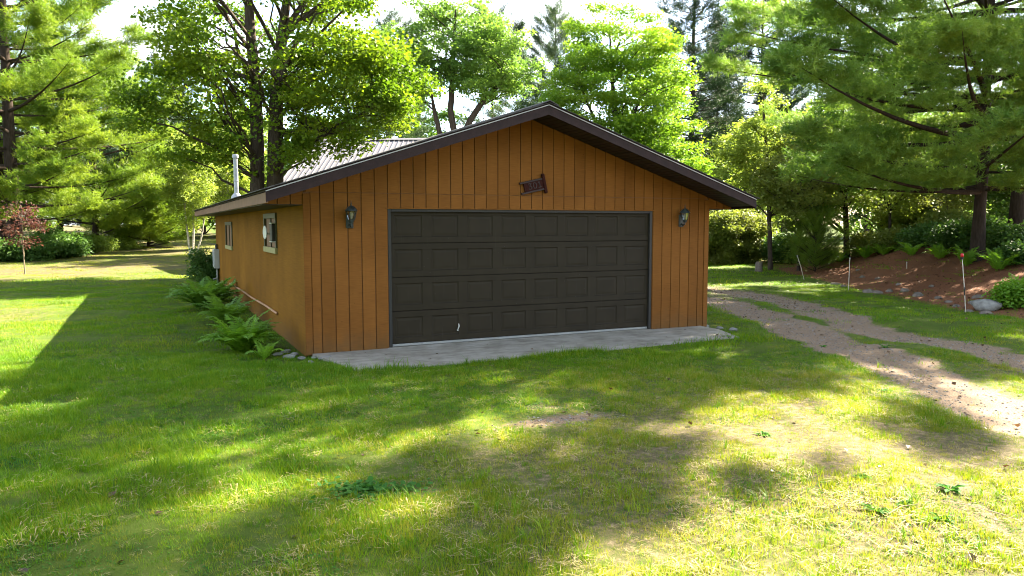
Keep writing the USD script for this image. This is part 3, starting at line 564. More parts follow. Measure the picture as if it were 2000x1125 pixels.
# ------------------------------------------------------------------ vegetation builders
def hit(u, v):
    """where the line of sight of pixel (u, v) of the 2000 x 1125 photograph meets the terrain"""
    d = FW+RT*(u-1000)/FPX-UP*(v-562.5)/FPX
    t = np.arange(3, 120, 0.03); P = CAM+t[:, None]*d
    k = np.argmax(P[:, 2] < ground(P[:, 0], P[:, 1])); return P[k]
def leaf_tris(n, rng, size, spread, thick, up=0.75, long=1.5):
    """n folded leaves as one mesh, scattered in a flat cloud"""
    a = rng.uniform(0, 2*PI, n); r = spread*np.sqrt(rng.uniform(0, 1, n))
    c = np.stack([r*np.cos(a), r*np.sin(a), rng.normal(0, thick, n)], 1)
    nz = rng.normal(0, 0.45, (n, 3))+np.array([0, 0, up]); nz /= np.linalg.norm(nz, axis=1, keepdims=True)
    dr = np.stack([np.cos(a+rng.normal(0, 0.9, n)), np.sin(a+rng.normal(0, 0.9, n)), np.full(n, -0.25)], 1)
    dr -= nz*(dr*nz).sum(1, keepdims=True); dr /= np.linalg.norm(dr, axis=1, keepdims=True); sd = np.cross(nz, dr)
    s = size*rng.uniform(0.7, 1.25, n)[:, None]
    P = np.stack([c, c+s*(0.5*dr*long*0.66+0.5*sd)+nz*s*0.12, c+s*dr*long*0.72, c+s*(0.5*dr*long*0.66-0.5*sd)+nz*s*0.12], 1).reshape(-1, 3)
    k = np.arange(n)[:, None]*4
    F = np.hstack([k, k+1, k+2, k, k+2, k+3]).reshape(-1, 3)
    return P, F
def needle_spray(rng, L=0.55, nt=8, nn=8, nl=0.105, w=0.011, flat=0.35):
    """a pine branchlet: side twigs ending in tufts of needles, along +x"""
    P, F = [], []
    def tri(a, b, wv):
        i = len(P); P.extend([a-wv, a+wv, b]); F.append((i, i+1, i+2))
    ends = []
    for k in range(nt):
        s = (k+0.6)/nt; sd = 1 if k % 2 else -1
        b = np.array([L*s*0.8, 0, 0]); e = b+np.array([0.16*L, sd*L*0.42*(1.05-s)*rng.uniform(0.6, 1.1), rng.normal(0.02, 0.03)*2]); ends.append((b, e))
    ends.append((np.zeros(3), np.array([L, 0, 0.03])))
    for b, e in ends:
        d = e-b; d /= np.linalg.norm(d); sv = np.cross(d, [0, 0, 1.0]); sv /= np.linalg.norm(sv)
        tri(b, e, sv*0.006)
        for j in range(nn):
            o = b+(e-b)*rng.uniform(0.35, 1.0)
            v = d*rng.uniform(0.35, 1.0)+rng.normal(0, 1, 3)*np.array([0.6, 0.6, flat+0.15])+np.array([0, 0, 0.12]); v /= np.linalg.norm(v)
            wv = np.cross(v, rng.normal(0, 1, 3)); wv /= np.linalg.norm(wv)
            tri(o, o+v*nl*rng.uniform(0.7, 1.2), wv*w*0.5)
    return np.array(P), np.array(F)
def wobble_line(a, b, n, amp, rng, sag=0.0):
    s = np.linspace(0, 1, n)[:, None]; a, b = np.array(a, float), np.array(b, float)
    L = np.linalg.norm(b-a); w = rng.normal(0, 1, (n, 3))*amp*L; w[0] = w[-1] = 0
    return a+(b-a)*s+w+np.array([0, 0, 1.0])*sag*L*4*s*(1-s)
def broad(name, label, base, stems, ells, ncl, nsp, rc, leaf, seed, barkm=None, cat='tree', group=None, size=0.11, nleaf=26, spread=0.36, limbs=5, hang=0.0, long=1.5, sscale=1.0, rb=1.0, inner=None, thick=0.2):
    """stems: list of (points, radii) relative to base; ells: (cx,cy,cz,rx,ry,rz,weight) relative to base"""
    rng = np.random.default_rng(seed); barkm = barkm or M_bark
    t = thing(name, label, cat, base, group=group)
    SP = []
    for pts, rad in stems:
        pts = np.array(pts, float)
        s = np.linspace(0, 1, max(len(pts)*3, 8)); o = np.linspace(0, 1, len(pts))
        q = np.stack([np.interp(s, o, pts[:, k]) for k in range(3)], 1); rr = np.interp(s, o, rad)
        q[1:-1, :2] += rng.normal(0, 0.02, (len(q)-2, 2))*np.maximum(rr[1:-1, None]*2, 0.3)
        rr[0] *= 1.25
        obj('trunk', tube(q, rr, 10), barkm, t, smooth=True)
        SP += [(p, r) for p, r in zip(q, rr)]
    spz = np.array([p for p, r in SP]); spr = np.array([r for p, r in SP])
    ells = np.array(ells, float); w = ells[:, 6]/ells[:, 6].sum()
    C = []
    tries = 0; md = rc*0.85
    while len(C) < ncl and tries < ncl*60:
        tries += 1
        e = ells[rng.choice(len(ells), p=w)]
        d = rng.normal(0, 1, 3); d /= np.linalg.norm(d)
        c = e[:3]+d*e[3:6]*rng.uniform(0.25, 1)**0.5
        if c[2]+base[2] < 0.15+ground(c[0]+base[0], c[1]+base[1]): continue
        if C and np.min(np.linalg.norm((np.array(C)-c)*[1, 1, 1.6], axis=1)) < md*(1 if tries < ncl*30 else 0.6): continue
        C.append(c)
    C = np.array(C); br, big = [], []
    cen = ells[:, :3].T@w
    for c in C:
        hd = np.hypot(spz[:, 0]-c[0], spz[:, 1]-c[1]); k = np.argmin(hd+1.6*np.abs(spz[:, 2]-(c[2]-0.55*hd))+(spz[:, 2] > c[2])*1.0)
        L = np.linalg.norm(c-spz[k]); r0 = min(spr[k]*0.6, (0.010+0.013*L)*rb)
        q = wobble_line(spz[k], c, 6, 0.025, rng, 0.05)
        (big if L > 1.6 else br).append((L, tube(q, np.linspace(r0, max(0.006, r0*0.25), 6), 5, cap=False)))
    big.sort(key=lambda x: -x[0])
    for L, m in big[:limbs]: obj('limb', m, barkm, t, smooth=True)
    rest = [m for L, m in big[limbs:]+br]
    if rest: obj('branches', cat_(rest), barkm, t)
    n = len(C)*nsp; ci = np.repeat(np.arange(len(C)), nsp)
    a = rng.uniform(0, 2*PI, n); rr = rc*np.sqrt(rng.uniform(0, 1, n))*rng.uniform(0.7, 1.15, len(C))[ci]
    P = C[ci]+np.stack([rr*np.cos(a), rr*np.sin(a), rng.normal(0, thick*rc, n)-0.18*rr-hang*rr], 1)
    if inner:                                   # bare inside of an old crown, open towards the lawn
        (x0, x1), zt, f = inner; lat = P[:, 0]*RX[0]+P[:, 1]*RX[1]; dep = P[:, 0]*HX[0]+P[:, 1]*HX[1]
        kp = ~((lat > x0) & (lat < x1) & (dep < 0.6) & (P[:, 2] < zt) & (rng.uniform(0, 1, n) < f)); P = P[kp]; n = len(P)
    out = P-cen; out[:, 2] = 0; X = out/(np.linalg.norm(out, axis=1, keepdims=True)+1e-6)+rng.normal(0, 0.8, (n, 3))*[1, 1, 0.25]
    Z = np.array([0, 0, 1.0])+rng.normal(0, 0.28, (n, 3))+0.25*X/(np.linalg.norm(X, axis=1, keepdims=True)+1e-6)
    protos = [('leaf_spray',)+(leaf_tris(nleaf, rng, size, spread, 0.09, long=long),)+(leaf,) for _ in range(4)]
    instancer('crown', t, protos, P, quat_from(X, Z), rng.uniform(0.75, 1.25, n)*sscale, rng.integers(0, 4, n))
    return t
def pine(name, label, base, H, tr, z0, lmax, mat_, seed, dens=16, barkm=None, dz=0.62, nb=5, tip=0.22, low=-0.08, prof=None, group=None, sscale=1.0, flat=0.35, nl=0.105, skip=0.0, limbs=8, lean=(0, 0), sp0=0.28, side=0.30, w=0.015, nn=8, azf=None, gap=0.0, gap2=0.0, thin=99.0):
    rng = np.random.default_rng(seed); barkm = barkm or M_pbark
    t = thing(name, label, 'tree', base, group=group)
    s = np.linspace(0, 1, 14); q = np.stack([lean[0]*s**1.5+rng.normal(0, 0.02, 14), lean[1]*s**1.5+rng.normal(0, 0.02, 14), H*s-0.1], 1); rr = tr*(1-0.88*s**0.9); rr[0] *= 1.25
    obj('trunk', tube(q, rr, 12), barkm, t, smooth=True)
    prof = prof or (lambda f: np.interp(f, [0, 0.15, 0.45, 0.8, 1.0], [0.75, 1.0, 0.92, 0.5, 0.10]))
    P, X, Z, big, br = [], [], [], [], []
    z = z0
    while z < H-0.1:
        f = (z-z0)/(H-z0); a0 = rng.uniform(0, 2*PI)
        for k in range(nb):
            if rng.uniform() < skip: continue
            a = a0+k*2*PI/nb+rng.normal(0, 0.2); L = lmax*prof(f)*rng.uniform(0.72, 1.12)*(azf(a) if azf else 1)
            if L < 0.12: continue
            up = low+0.75*f**1.5; tipu = tip*(1-0.5*f)
            o = np.array([np.interp(z, q[:, 2], q[:, 0]), np.interp(z, q[:, 2], q[:, 1]), z+rng.normal(0, 0.08)])
            ss = np.linspace(0, 1, 8); bend = rng.normal(0, 0.10)
            r = L*ss; dirx, diry = math.cos(a), math.sin(a)
            pts = o+np.stack([dirx*r-diry*bend*L*ss**2, diry*r+dirx*bend*L*ss**2, L*(up*ss+tipu*ss**2.2)], 1)
            r0 = 0.012+0.011*L
            m = tube(pts, np.linspace(r0, 0.006, 8), 6, cap=False)
            (big if L > 0.6*lmax else br).append((L, m))
            n = max(2, int(dens*L*(1 if L > 0.8 else 1.4)))
            sj = sp0+(1-sp0)*rng.uniform(0, 1, n)**0.8
            pj = np.stack([np.interp(sj, ss, pts[:, i]) for i in range(3)], 1)
            nc = max(1, n//7); ck = rng.integers(0, nc, n); cs_ = sp0+(1-sp0)*rng.uniform(0, 1, nc)**0.8; cd_ = rng.uniform(-1, 1, nc)
            sj = np.clip(cs_[ck]+rng.normal(0, 0.30/max(L, 0.6), n), 0.08, 1.0); pj = np.stack([np.interp(sj, ss, pts[:, i]) for i in range(3)], 1)
            sd = np.clip(cd_[ck]+rng.normal(0, 0.12, n), -1, 1); wl = side*L*(1.02-sj)*np.abs(sd)**0.8+0.05
            lat = np.array([-diry, dirx, 0])
            pj = pj+lat*(np.sign(sd)*wl)[:, None]+np.array([0, 0, 1.0])*(rng.normal(0.02, 0.07, n)+0.10*wl+0.10*np.abs(rng.normal(0, 1, n)))[:, None]+np.array([dirx, diry, 0])*(0.35*wl)[:, None]
            xj = np.array([dirx, diry, up+tipu*1.2])+lat*(sd*0.9)[:, None]+rng.normal(0, 0.22, (n, 3))+np.array([0, 0, 0.12])
            P.append(pj); X.append(xj); Z.append(np.array([0, 0, 1.0])+rng.normal(0, 0.25, (n, 3)))
        z += dz*rng.uniform(0.75, 1.25)
    P, X, Z = np.vstack(P), np.vstack(X), np.vstack(Z)
    if gap:
        kp = (meshkit.noise(P*[0.55, 0.55, 0.8]+seed*3.7, seed) > gap+0.17*(P[:, 2] > thin)) & (meshkit.noise(P*[1.5, 1.5, 1.9]+seed*1.7, seed+1) > gap2+0.08*(P[:, 2] > thin)); P, X, Z = P[kp], X[kp], Z[kp]
    n = len(P)
    big.sort(key=lambda x: -x[0])
    for L, m in big[:limbs]: obj('limb', m, barkm, t, smooth=True)
    rest = [m for L, m in big[limbs:]+br]
    if rest: obj('branches', cat_(rest), barkm, t)
    protos = [('needle_spray', needle_spray(rng, flat=flat, nl=nl, w=w, nn=nn), mat_) for _ in range(4)]
    instancer('crown', t, protos, P, quat_from(X, Z), rng.uniform(0.8, 1.25, n)*sscale, rng.integers(0, 4, n))
    return t
# ------------------------------------------------------------------ trees
B = lambda u, t: at(u, t)
def vec(u, v, t): return CAM+t*(FW+RT*(u-1000)/FPX-UP*(v-562.5)/FPX)
def rel(b, u, v, t): return vec(u, v, t)-b
# left: two big white pines over the far lawn
b = B(31, 38); pine('white_pine', 'tall white pine with bright plumed boughs at the far left of the lawn', b, 21, 0.37, 2.0, 7.4, L_pine, 11, dens=18, dz=0.85, sscale=1.65, nb=5, gap=0.33, nn=7)
b = B(4, 41); pine('white_pine', 'second pine trunk close behind the purple-leaved sapling', b, 19, 0.36, 3.2, 4.6, L_pine, 12, dens=10, dz=1.0, sscale=1.4, nb=4)
b = B(190, 45); pine('white_pine', 'shorter feathery pine with boughs sweeping low over the lawn edge', b, 10.5, 0.22, 0.8, 5.6, L_pine, 13, dens=14, dz=0.62, sscale=1.6, low=0.02, gap=0.34, nn=7)
b = B(292, 47); pine('spreading_juniper', 'low juniper-like evergreen with fanned boughs beside the birch clump', b, 3.2, 0.10, 0.12, 3.0, L_pine, 14, dens=20, dz=0.3, low=0.04, tip=0.3, sscale=1.3, sp0=0.1, limbs=4)
b = B(332, 58); pine('dark_spruce', 'dark blue-green spruce standing between the pines and the birch', b, 13, 0.22, 0.8, 3.4, L_fir, 15, dens=15, dz=0.5, nn=6, w=0.02, low=-0.22, sscale=1.3)
b = B(215, 66); pine('dark_spruce', 'dark spruce rising behind the shorter feathery pine', b, 13.5, 0.22, 1.2, 4.4, L_fir, 16, dens=11, nn=5, w=0.024, dz=0.6, low=-0.2, sscale=1.5)
b = B(120, 62); pine('dark_spruce', 'dark conifer half hidden behind the tall left pine', b, 14, 0.22, 1.0, 4.6, L_fir, 17, dens=10, nn=5, w=0.024, dz=0.7, low=-0.2, sscale=1.6)
# birch clump on the lawn
b = B(372, 41)
broad('birch_clump', 'young birch clump with three thin pale stems on the far lawn', b,
      [([(0, 0, -0.1), (-0.1, 0.0, 1.2), (-0.25, 0, 3.2), (-0.1, 0.1, 6.4)], [0.06, 0.05, 0.035, 0.012]), ([(0.12, 0, -0.1), (0.2, 0, 1.2), (0.2, 0, 3.4), (0.45, -0.1, 6.0)], [0.06, 0.05, 0.035, 0.012]), ([(0.25, 0, -0.1), (0.6, 0, 0.9), (0.85, 0, 2.6), (1.0, 0, 4.6)], [0.045, 0.04, 0.03, 0.01])],
      [(0.1, 0, 4.1, 1.15, 1.1, 2.6, 1)], 62, 15, 0.48, L_birch, 21, M_birch, size=0.075, nleaf=26, spread=0.33, limbs=0, hang=0.25)
b = B(446, 46)
broad('birch_tree', 'taller pale-leaved birch behind the roof vent pipe', b, [([(0, 0, -0.1), (0.1, 0, 3), (-0.1, 0, 8)], [0.09, 0.07, 0.02]), ([(0.3, 0.3, -0.1), (0.5, 0.2, 3), (0.8, 0.2, 7.5)], [0.08, 0.06, 0.02])],
      [(0.2, 0, 4.4, 1.6, 1.5, 3.2, 1)], 70, 15, 0.55, L_birch, 22, M_birch, size=0.085, limbs=0, hang=0.2)
# the large double-trunked maple behind the garage
b = B(515, 29.5)
T_ = lambda u, v, t=29.5: tuple(rel(b, u, v, t))
broad('maple_tree', 'large double-trunked maple rising right behind the garage', b,
      [([(-0.28, 0, -0.1), (-0.28, 0, 2), T_(503, 330), T_(500, 200), T_(492, 90), T_(480, -60), T_(470, -190)], [0.33, 0.28, 0.27, 0.235, 0.20, 0.15, 0.05]),
       ([(0.42, 0.1, -0.1), (0.42, 0.1, 2), T_(538, 330), T_(540, 200), T_(548, 90), T_(560, 0), T_(590, -160)], [0.36, 0.32, 0.31, 0.27, 0.22, 0.16, 0.05]),
       ([T_(545, 110), T_(562, 50), T_(590, 10), T_(640, -60)], [0.15, 0.12, 0.10, 0.05]),
       ([T_(543, 325), T_(566, 305), T_(585, 290), T_(640, 262)], [0.14, 0.11, 0.09, 0.05]),
       ([T_(548, 262), T_(600, 258), T_(650, 250), T_(720, 215)], [0.11, 0.09, 0.07, 0.03]),
       ([T_(500, 302), T_(470, 270), T_(430, 245), T_(370, 240)], [0.10, 0.08, 0.05, 0.025]),
       ([T_(495, 160), T_(470, 145), T_(420, 150), T_(340, 175)], [0.10, 0.08, 0.06, 0.025])],
      [(0.5, 0, 9.6, 5.3, 5.0, 4.2, 3.2), (-2.2, -0.3, 6.6, 2.9, 3.2, 2.3, 1.0), (3.0, -0.6, 7.3, 3.1, 3.2, 1.8, 1.6), (2.3, -1.2, 5.2, 1.4, 1.2, 0.45, 0.22), (0.3, -1.0, 4.6, 1.0, 1.2, 0.5, 0.2)], 190, 15, 0.72, L_maple, 31, size=0.12, nleaf=26, spread=0.42, limbs=10, rb=1.15, inner=((-0.75, 1.35), 11.0, 0.8))
# trees behind the house
b = B(905, 47)
T_ = lambda u, v, t=47: tuple(rel(b, u, v, t))
broad('oak_tree', 'leaning tree with dark curving limbs behind the house roof', b,
      [([(0.4, 0, -0.1), T_(905, 300), T_(915, 240), T_(945, 195), T_(985, 155), T_(1010, 90)], [0.26, 0.22, 0.20, 0.17, 0.12, 0.04]),
       ([(0.2, 0, -0.1), T_(892, 290), T_(880, 215), T_(885, 120), T_(890, 20)], [0.26, 0.22, 0.19, 0.15, 0.05]),
       ([(-0.8, 0, -0.1), T_(862, 272), T_(850, 225), T_(842, 180)], [0.2, 0.17, 0.14, 0.05])],
      [tuple(T_(880, 90))+(3.8, 3, 2.9, 2), tuple(T_(960, 125))+(2.7, 2.4, 2.3, 1.6), tuple(T_(820, 150))+(2.2, 2.2, 2.2, 0.9)], 110, 13, 0.85, L_mid, 32, size=0.14, spread=0.42, limbs=5)
b = B(962, 74); pine('red_pine', 'distant dark-topped pine beyond the leaning tree', b, 21.5, 0.24, 14.5, 3.4, L_fir, 33, dens=9, dz=0.9, low=0.1, tip=0.35, sscale=1.7, nb=4)
b = B(945, 70); pine('red_pine', 'thin bare-trunked pine glimpsed below the distant dark top', b, 12.8, 0.18, 8.0, 2.4, L_pineb, 34, dens=6, dz=1.0, sscale=1.5, nb=4)
b = B(1083, 68); pine('white_pine', 'pale blue-green pine tip beyond the bright round maple', b, 20.0, 0.22, 9, 3.0, L_pineb, 35, dens=12, dz=0.7, low=0.1, sscale=1.5)
b = B(1010, 80); pine('red_pine', 'distant dark conifer just left of the garage ridge line', b, 20.0, 0.22, 5, 3.6, L_pineb, 37, dens=9, dz=0.8, low=0.05, sscale=1.7, nn=6)
b = B(1478, 60); pine('white_pine', 'dark conifer top between the big pine boughs and the sky gap', b, 22, 0.24, 8, 4.2, L_fir, 38, dens=10, dz=0.75, low=0.0, sscale=1.6, nn=6)
for k, (u, t, h, r, mt, lb) in enumerate([(860, 74, 11.5, 4.6, L_mid, 'round broadleaf tree low behind the house ridge'), (965, 82, 12.5, 5.0, L_shrub, 'pale broadleaf tree low beyond the leaning tree'), (1060, 84, 13, 4.6, L_mid, 'broadleaf tree just beyond the garage ridge'), (760, 70, 13.5, 4.2, L_mid, 'broadleaf tree filling the gap right of the large maple'), (1420, 70, 11, 4.2, L_shrub, 'pale broadleaf tree beyond the right roof slope')]):
    b = B(u, t); broad('woodland_tree', lb, b, [([(0, 0, -0.1), (0.1, 0, h*0.45), (0, 0, h*0.9)], [0.16, 0.12, 0.02])], [(0, 0, h*0.56, r, r, h*0.46, 1)], 80, 12, 1.0, mt, 900+k, size=0.19, spread=0.55, limbs=0)
b = B(765, 62); pine('white_pine', 'pine behind the large maple, seen through its right side', b, 17, 0.22, 5, 3.6, L_pineb, 36, dens=9, dz=0.8, low=0.0, sscale=1.5)
# bright maple right of the ridge
b = B(1205, 35)
T_ = lambda u, v, t=35: tuple(rel(b, u, v, t))
broad('maple_tree', 'round bright yellow-green maple above the right slope of the garage roof', b,
      [([(0, 0, -0.1), (0, 0, 2.5), T_(1205, 260), T_(1195, 150), T_(1190, 40)], [0.22, 0.18, 0.15, 0.09, 0.02]), ([T_(1205, 300), T_(1240, 220), T_(1270, 120)], [0.1, 0.07, 0.02]), ([T_(1203, 300), T_(1160, 230), T_(1120, 140)], [0.1, 0.07, 0.02]), ([T_(1203, 270), T_(1130, 250), T_(1080, 235)], [0.08, 0.05, 0.02])],
      [tuple(T_(1210, 205))+(3.8, 3.4, 3.0, 3), tuple(T_(1215, 90))+(2.9, 2.6, 1.9, 1.2), tuple(T_(1190, 280))+(3.2, 3, 1.6, 1), tuple(T_(1290, 300))+(2.2, 2.2, 1.8, 0.8)], 190, 17, 0.66, L_maple2, 41, size=0.10, nleaf=26, spread=0.38, limbs=4, thick=0.10)
b = B(1347, 46); pine('dark_fir', 'dark narrow conifer standing behind the right side of the bright maple', b, 19, 0.24, 1.5, 3.0, L_fir, 42, dens=13, nn=6, w=0.018, dz=0.55, low=-0.15, sscale=1.3)
b = B(1395, 56); pine('dark_fir', 'taller thin conifer to the right of the dark narrow one', b, 15, 0.2, 2, 2.0, L_fir, 43, dens=14, dz=0.6, low=-0.1, sscale=1.3)
# right: saplings at the wood's edge
b = hit(1505, 527)
t0 = float((b-CAM)@np.append(HX, 0)); T_ = lambda u, v, t=t0: tuple(rel(b, u, v, t))
broad('young_tree', 'slender young tree with airy light green leaves beside the grey stump', b,
      [([(0, 0, -0.1), T_(1503, 440), T_(1500, 330), T_(1492, 230), T_(1490, 140)], [0.10, 0.09, 0.07, 0.05, 0.012]), ([T_(1500, 355), T_(1470, 325), T_(1450, 310)], [0.045, 0.03, 0.01])],
      [tuple(T_(1480, 290))+(1.3, 1.3, 1.7, 2), tuple(T_(1430, 330))+(1.1, 1.1, 1.0, 1), tuple(T_(1540, 380))+(0.9, 0.9, 1.0, 0.8), tuple(T_(1490, 200))+(0.7, 0.7, 0.9, 0.4)], 62, 13, 0.42, L_birch, 51, size=0.085, nleaf=24, spread=0.30, limbs=3)
b = hit(1654, 503); t1 = float((b-CAM)@np.append(HX, 0)); T_ = lambda u, v, t=t1: tuple(rel(b, u, v, t))
broad('young_tree', 'young tree with a straight dark trunk at the top of the bank', b,
      [([(0, 0, -0.1), T_(1652, 420), T_(1648, 330), T_(1646, 250), T_(1644, 130)], [0.125, 0.11, 0.09, 0.07, 0.015])],
      [tuple(T_(1610, 300))+(1.8, 1.6, 1.5, 1.5), tuple(T_(1680, 330))+(1.5, 1.5, 1.3, 1), tuple(T_(1640, 200))+(1.4, 1.3, 1.5, 1), tuple(T_(1590, 400))+(1.2, 1.2, 0.8, 0.5)], 66, 13, 0.5, L_mid, 52, size=0.10, nleaf=24, spread=0.36, limbs=3)
b = B(1560, 31); broad('young_tree', 'airy pale young tree just right of the slender one', b, [([(0, 0, -0.1), (0, 0, 3), (0.1, 0, 6.2)], [0.06, 0.05, 0.012])], [(0, 0, 3.9, 1.7, 1.6, 2.3, 1)], 58, 11, 0.45, L_hedge, 54, size=0.085, spread=0.32, limbs=0)
b = B(1735, 31); broad('young_tree', 'airy pale young tree between the straight dark trunk and the big pine', b, [([(0, 0, -0.1), (0, 0, 3), (0.1, 0, 6.0)], [0.06, 0.05, 0.012])], [(0, 0, 3.4, 1.9, 1.7, 2.2, 1)], 58, 11, 0.45, L_birch, 55, size=0.085, spread=0.32, limbs=0)
b = B(1845, 30); broad('young_tree', 'airy young tree just left of the big pine trunk', b, [([(0, 0, -0.1), (0, 0, 2.5), (0.1, 0, 5.2)], [0.05, 0.04, 0.012])], [(0, 0, 2.9, 1.5, 1.4, 2.0, 1)], 48, 11, 0.45, L_hedge, 56, size=0.085, spread=0.32, limbs=0)
b = B(1590, 36); broad('young_tree', 'light-leaved tree filling the gap between the two young trunks', b, [([(0, 0, -0.1), (0, 0, 3), (0.1, 0, 7)], [0.12, 0.09, 0.02])], [(0, 0, 4.6, 2.2, 2.0, 2.6, 1)], 70, 14, 0.6, L_birch, 53, size=0.10, spread=0.36, limbs=0)
# the big white pine over the driveway, and its neighbours
b = B(1911, 22.5)
pine('white_pine', 'big white pine with long level boughs reaching over the driveway', b, 21, 0.175, 2.1, 7.8, L_pine_r, 61, dens=40, dz=0.66, gap=0.32, gap2=0.38, thin=8.2, nn=10, azf=lambda a: 1-0.42*math.exp(-((((a+1.15+PI) % (2*PI))-PI)/0.75)**2)+0.22*math.exp(-((((a+2.7+PI) % (2*PI))-PI)/0.6)**2), nb=6, low=-0.06, tip=0.16, sscale=1.15, side=0.29, limbs=16, sp0=0.10,
     prof=lambda f: np.interp(f, [0, 0.06, 0.14, 0.5, 0.8, 1.0], [0.70, 0.85, 0.98, 0.85, 0.5, 0.1]))
b = B(1985, 28); pine('white_pine', 'second white pine trunk at the right edge of the wood', b, 20, 0.27, 4.0, 5.6, L_pine_r, 62, gap=0.42, thin=8.0, dens=10, dz=0.85, nb=5, sscale=1.3)
b = B(1690, 58); pine('white_pine', 'dark pine crown behind the young trees at the wood edge', b, 14.5, 0.25, 5, 3.6, L_fir, 63, dens=11, nn=5, w=0.02, dz=0.7, low=-0.05, sscale=1.5)
b = B(1530, 58); pine('white_pine', 'distant conifer between the young trees and the bright maple', b, 11.5, 0.22, 2.5, 3.4, L_pineb, 64, dens=12, dz=0.8, sscale=1.5)
for k, (u, t, h, r, mt, lb) in enumerate([(1450, 44, 7.5, 2.6, L_shrub, 'broad light-leaved tree behind the hedge shrubs'), (1720, 38, 7.5, 2.7, L_mid, 'leafy understorey tree behind the bank top'), (1800, 34, 3.6, 1.6, L_shrub, 'sunlit understorey tree left of the big pine trunk'),
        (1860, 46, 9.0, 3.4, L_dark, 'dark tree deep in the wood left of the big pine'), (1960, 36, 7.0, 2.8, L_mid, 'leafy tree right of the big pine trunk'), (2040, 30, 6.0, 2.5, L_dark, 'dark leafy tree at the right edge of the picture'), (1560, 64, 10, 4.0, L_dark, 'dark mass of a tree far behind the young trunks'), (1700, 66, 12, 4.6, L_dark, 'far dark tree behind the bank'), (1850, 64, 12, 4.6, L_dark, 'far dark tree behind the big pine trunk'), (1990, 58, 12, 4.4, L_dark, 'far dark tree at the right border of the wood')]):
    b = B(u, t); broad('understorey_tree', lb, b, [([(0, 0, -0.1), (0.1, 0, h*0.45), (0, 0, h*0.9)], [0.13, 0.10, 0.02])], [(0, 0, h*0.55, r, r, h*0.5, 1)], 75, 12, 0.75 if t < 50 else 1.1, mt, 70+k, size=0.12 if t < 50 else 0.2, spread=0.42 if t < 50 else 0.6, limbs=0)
for k, (u, t, h, r, mt, lb) in enumerate([(40, 70, 13, 5.0, L_dark, 'dark broadleaf mass far behind the left pines'), (270, 72, 12, 4.6, L_mid, 'broadleaf tree far behind the dark spruce'), (400, 66, 11, 4.0, L_mid, 'broadleaf tree far behind the birch clump'), (480, 62, 10, 3.6, L_shrub, 'pale broadleaf tree behind the maple trunks'), (640, 58, 9.5, 3.4, L_mid, 'broadleaf tree beyond the house roof left end'), (-120, 50, 12, 4.6, L_mid, 'broadleaf tree beyond the left edge of the lawn')]):
    b = B(u, t); broad('woodland_tree', lb, b, [([(0, 0, -0.1), (0.1, 0, h*0.45), (0, 0, h*0.9)], [0.16, 0.12, 0.02])], [(0, 0, h*0.52, r, r, h*0.5, 1)], 80, 12, 1.0, mt, 90+k, size=0.18, spread=0.55, limbs=0)
for k, (x, y, h, r) in enumerate([(-22, -24, 15, 6), (-11, -29, 16, 6.5), (1, -31, 16, 6.5), (13, -29, 16, 6.5), (-29, -12, 15, 6), (-30, 2, 14, 5.5)]):  # unseen trees, added to block low sky and darken the garage front
    b = np.array([x, y, ground(x, y)]); broad('roadside_tree', 'added shade tree behind the place the picture is taken from, no. %d' % (k+1) if False else ['added broad shade tree far left of the clearing behind the viewer', 'added tall shade tree on the left behind the viewer', 'added tall shade tree straight behind the viewer', 'added tall shade tree on the right behind the viewer', 'added broad shade tree left of the lawn out of view', 'added broad shade tree at the far left lawn edge out of view'][k], b, [([(0, 0, -0.1), (0.1, 0, h*0.45), (0, 0, h*0.9)], [0.22, 0.15, 0.02])], [(0, 0, h*0.52, r, r, h*0.5, 1)], 90, 10, 1.5, L_mid, 990+k, size=0.34, nleaf=20, spread=0.9, limbs=0)
# ------------------------------------------------------------------ shrubs
def shrub(name, label, b, r, h, mt, seed, n=26, size=0.07, rc=0.3, nsp=12, group=None, spread=0.24, cat='shrub'):
    rng = np.random.default_rng(seed); st = []
    for k in range(3): a = rng.uniform(0, 2*PI); st.append(([(0.05*math.cos(a), 0.05*math.sin(a), -0.05), (0.3*r*math.cos(a), 0.3*r*math.sin(a), h*0.4), (0.5*r*math.cos(a), 0.5*r*math.sin(a), h*0.8)], [0.025, 0.02, 0.008]))
    return broad(name, label, b, st, [(0, 0, h*0.48, r, r, h*0.52, 1)], n, nsp, rc, mt, seed, cat=cat, size=size, spread=spread, limbs=0, group=group)
for k, (u, v, r, h, mt, lb) in enumerate([(1402, 517, 1.0, 2.6, L_hedge, 'tall yellowish shrub touching the garage right corner in view'), (1445, 515, 1.25, 2.7, L_hedge, 'rounded yellowish shrub in the middle of the hedge'), (1478, 512, 0.9, 2.3, L_hedge, 'yellowish shrub at the right end of the hedge, by the young trunk'),
        (1530, 512, 0.8, 1.3, L_dark, 'dark shrub behind the foot of the slender young tree'), (1560, 510, 0.6, 1.0, L_shrub, 'small leafy shrub beside the little pine')]):
    shrub('hedge_shrub', lb, hit(u, v), r, h, mt, 120+k, n=46, size=0.085, rc=0.36, nsp=13, spread=0.28)
for k, (u, t, r, h, mt, lb) in enumerate([(-10, 36.5, 1.3, 1.0, L_dark, 'glossy dark shrub at the left edge of the lawn'), (60, 37.5, 1.4, 1.1, L_dark, 'dark green shrub behind the purple sapling stem'), (120, 39, 1.4, 1.3, L_dark, 'dark green shrub right of the purple sapling'), (165, 42, 1.3, 1.0, L_shrub, 'lighter green shrub at the edge of the far lawn'), (225, 45.5, 1.0, 0.5, L_shrub, 'low bright undergrowth clump beneath the feathery pine')]):
    shrub('border_shrub', lb, B(u, t), r, h, mt, 140+k, n=40, size=0.10, rc=0.36, nsp=12, spread=0.3)
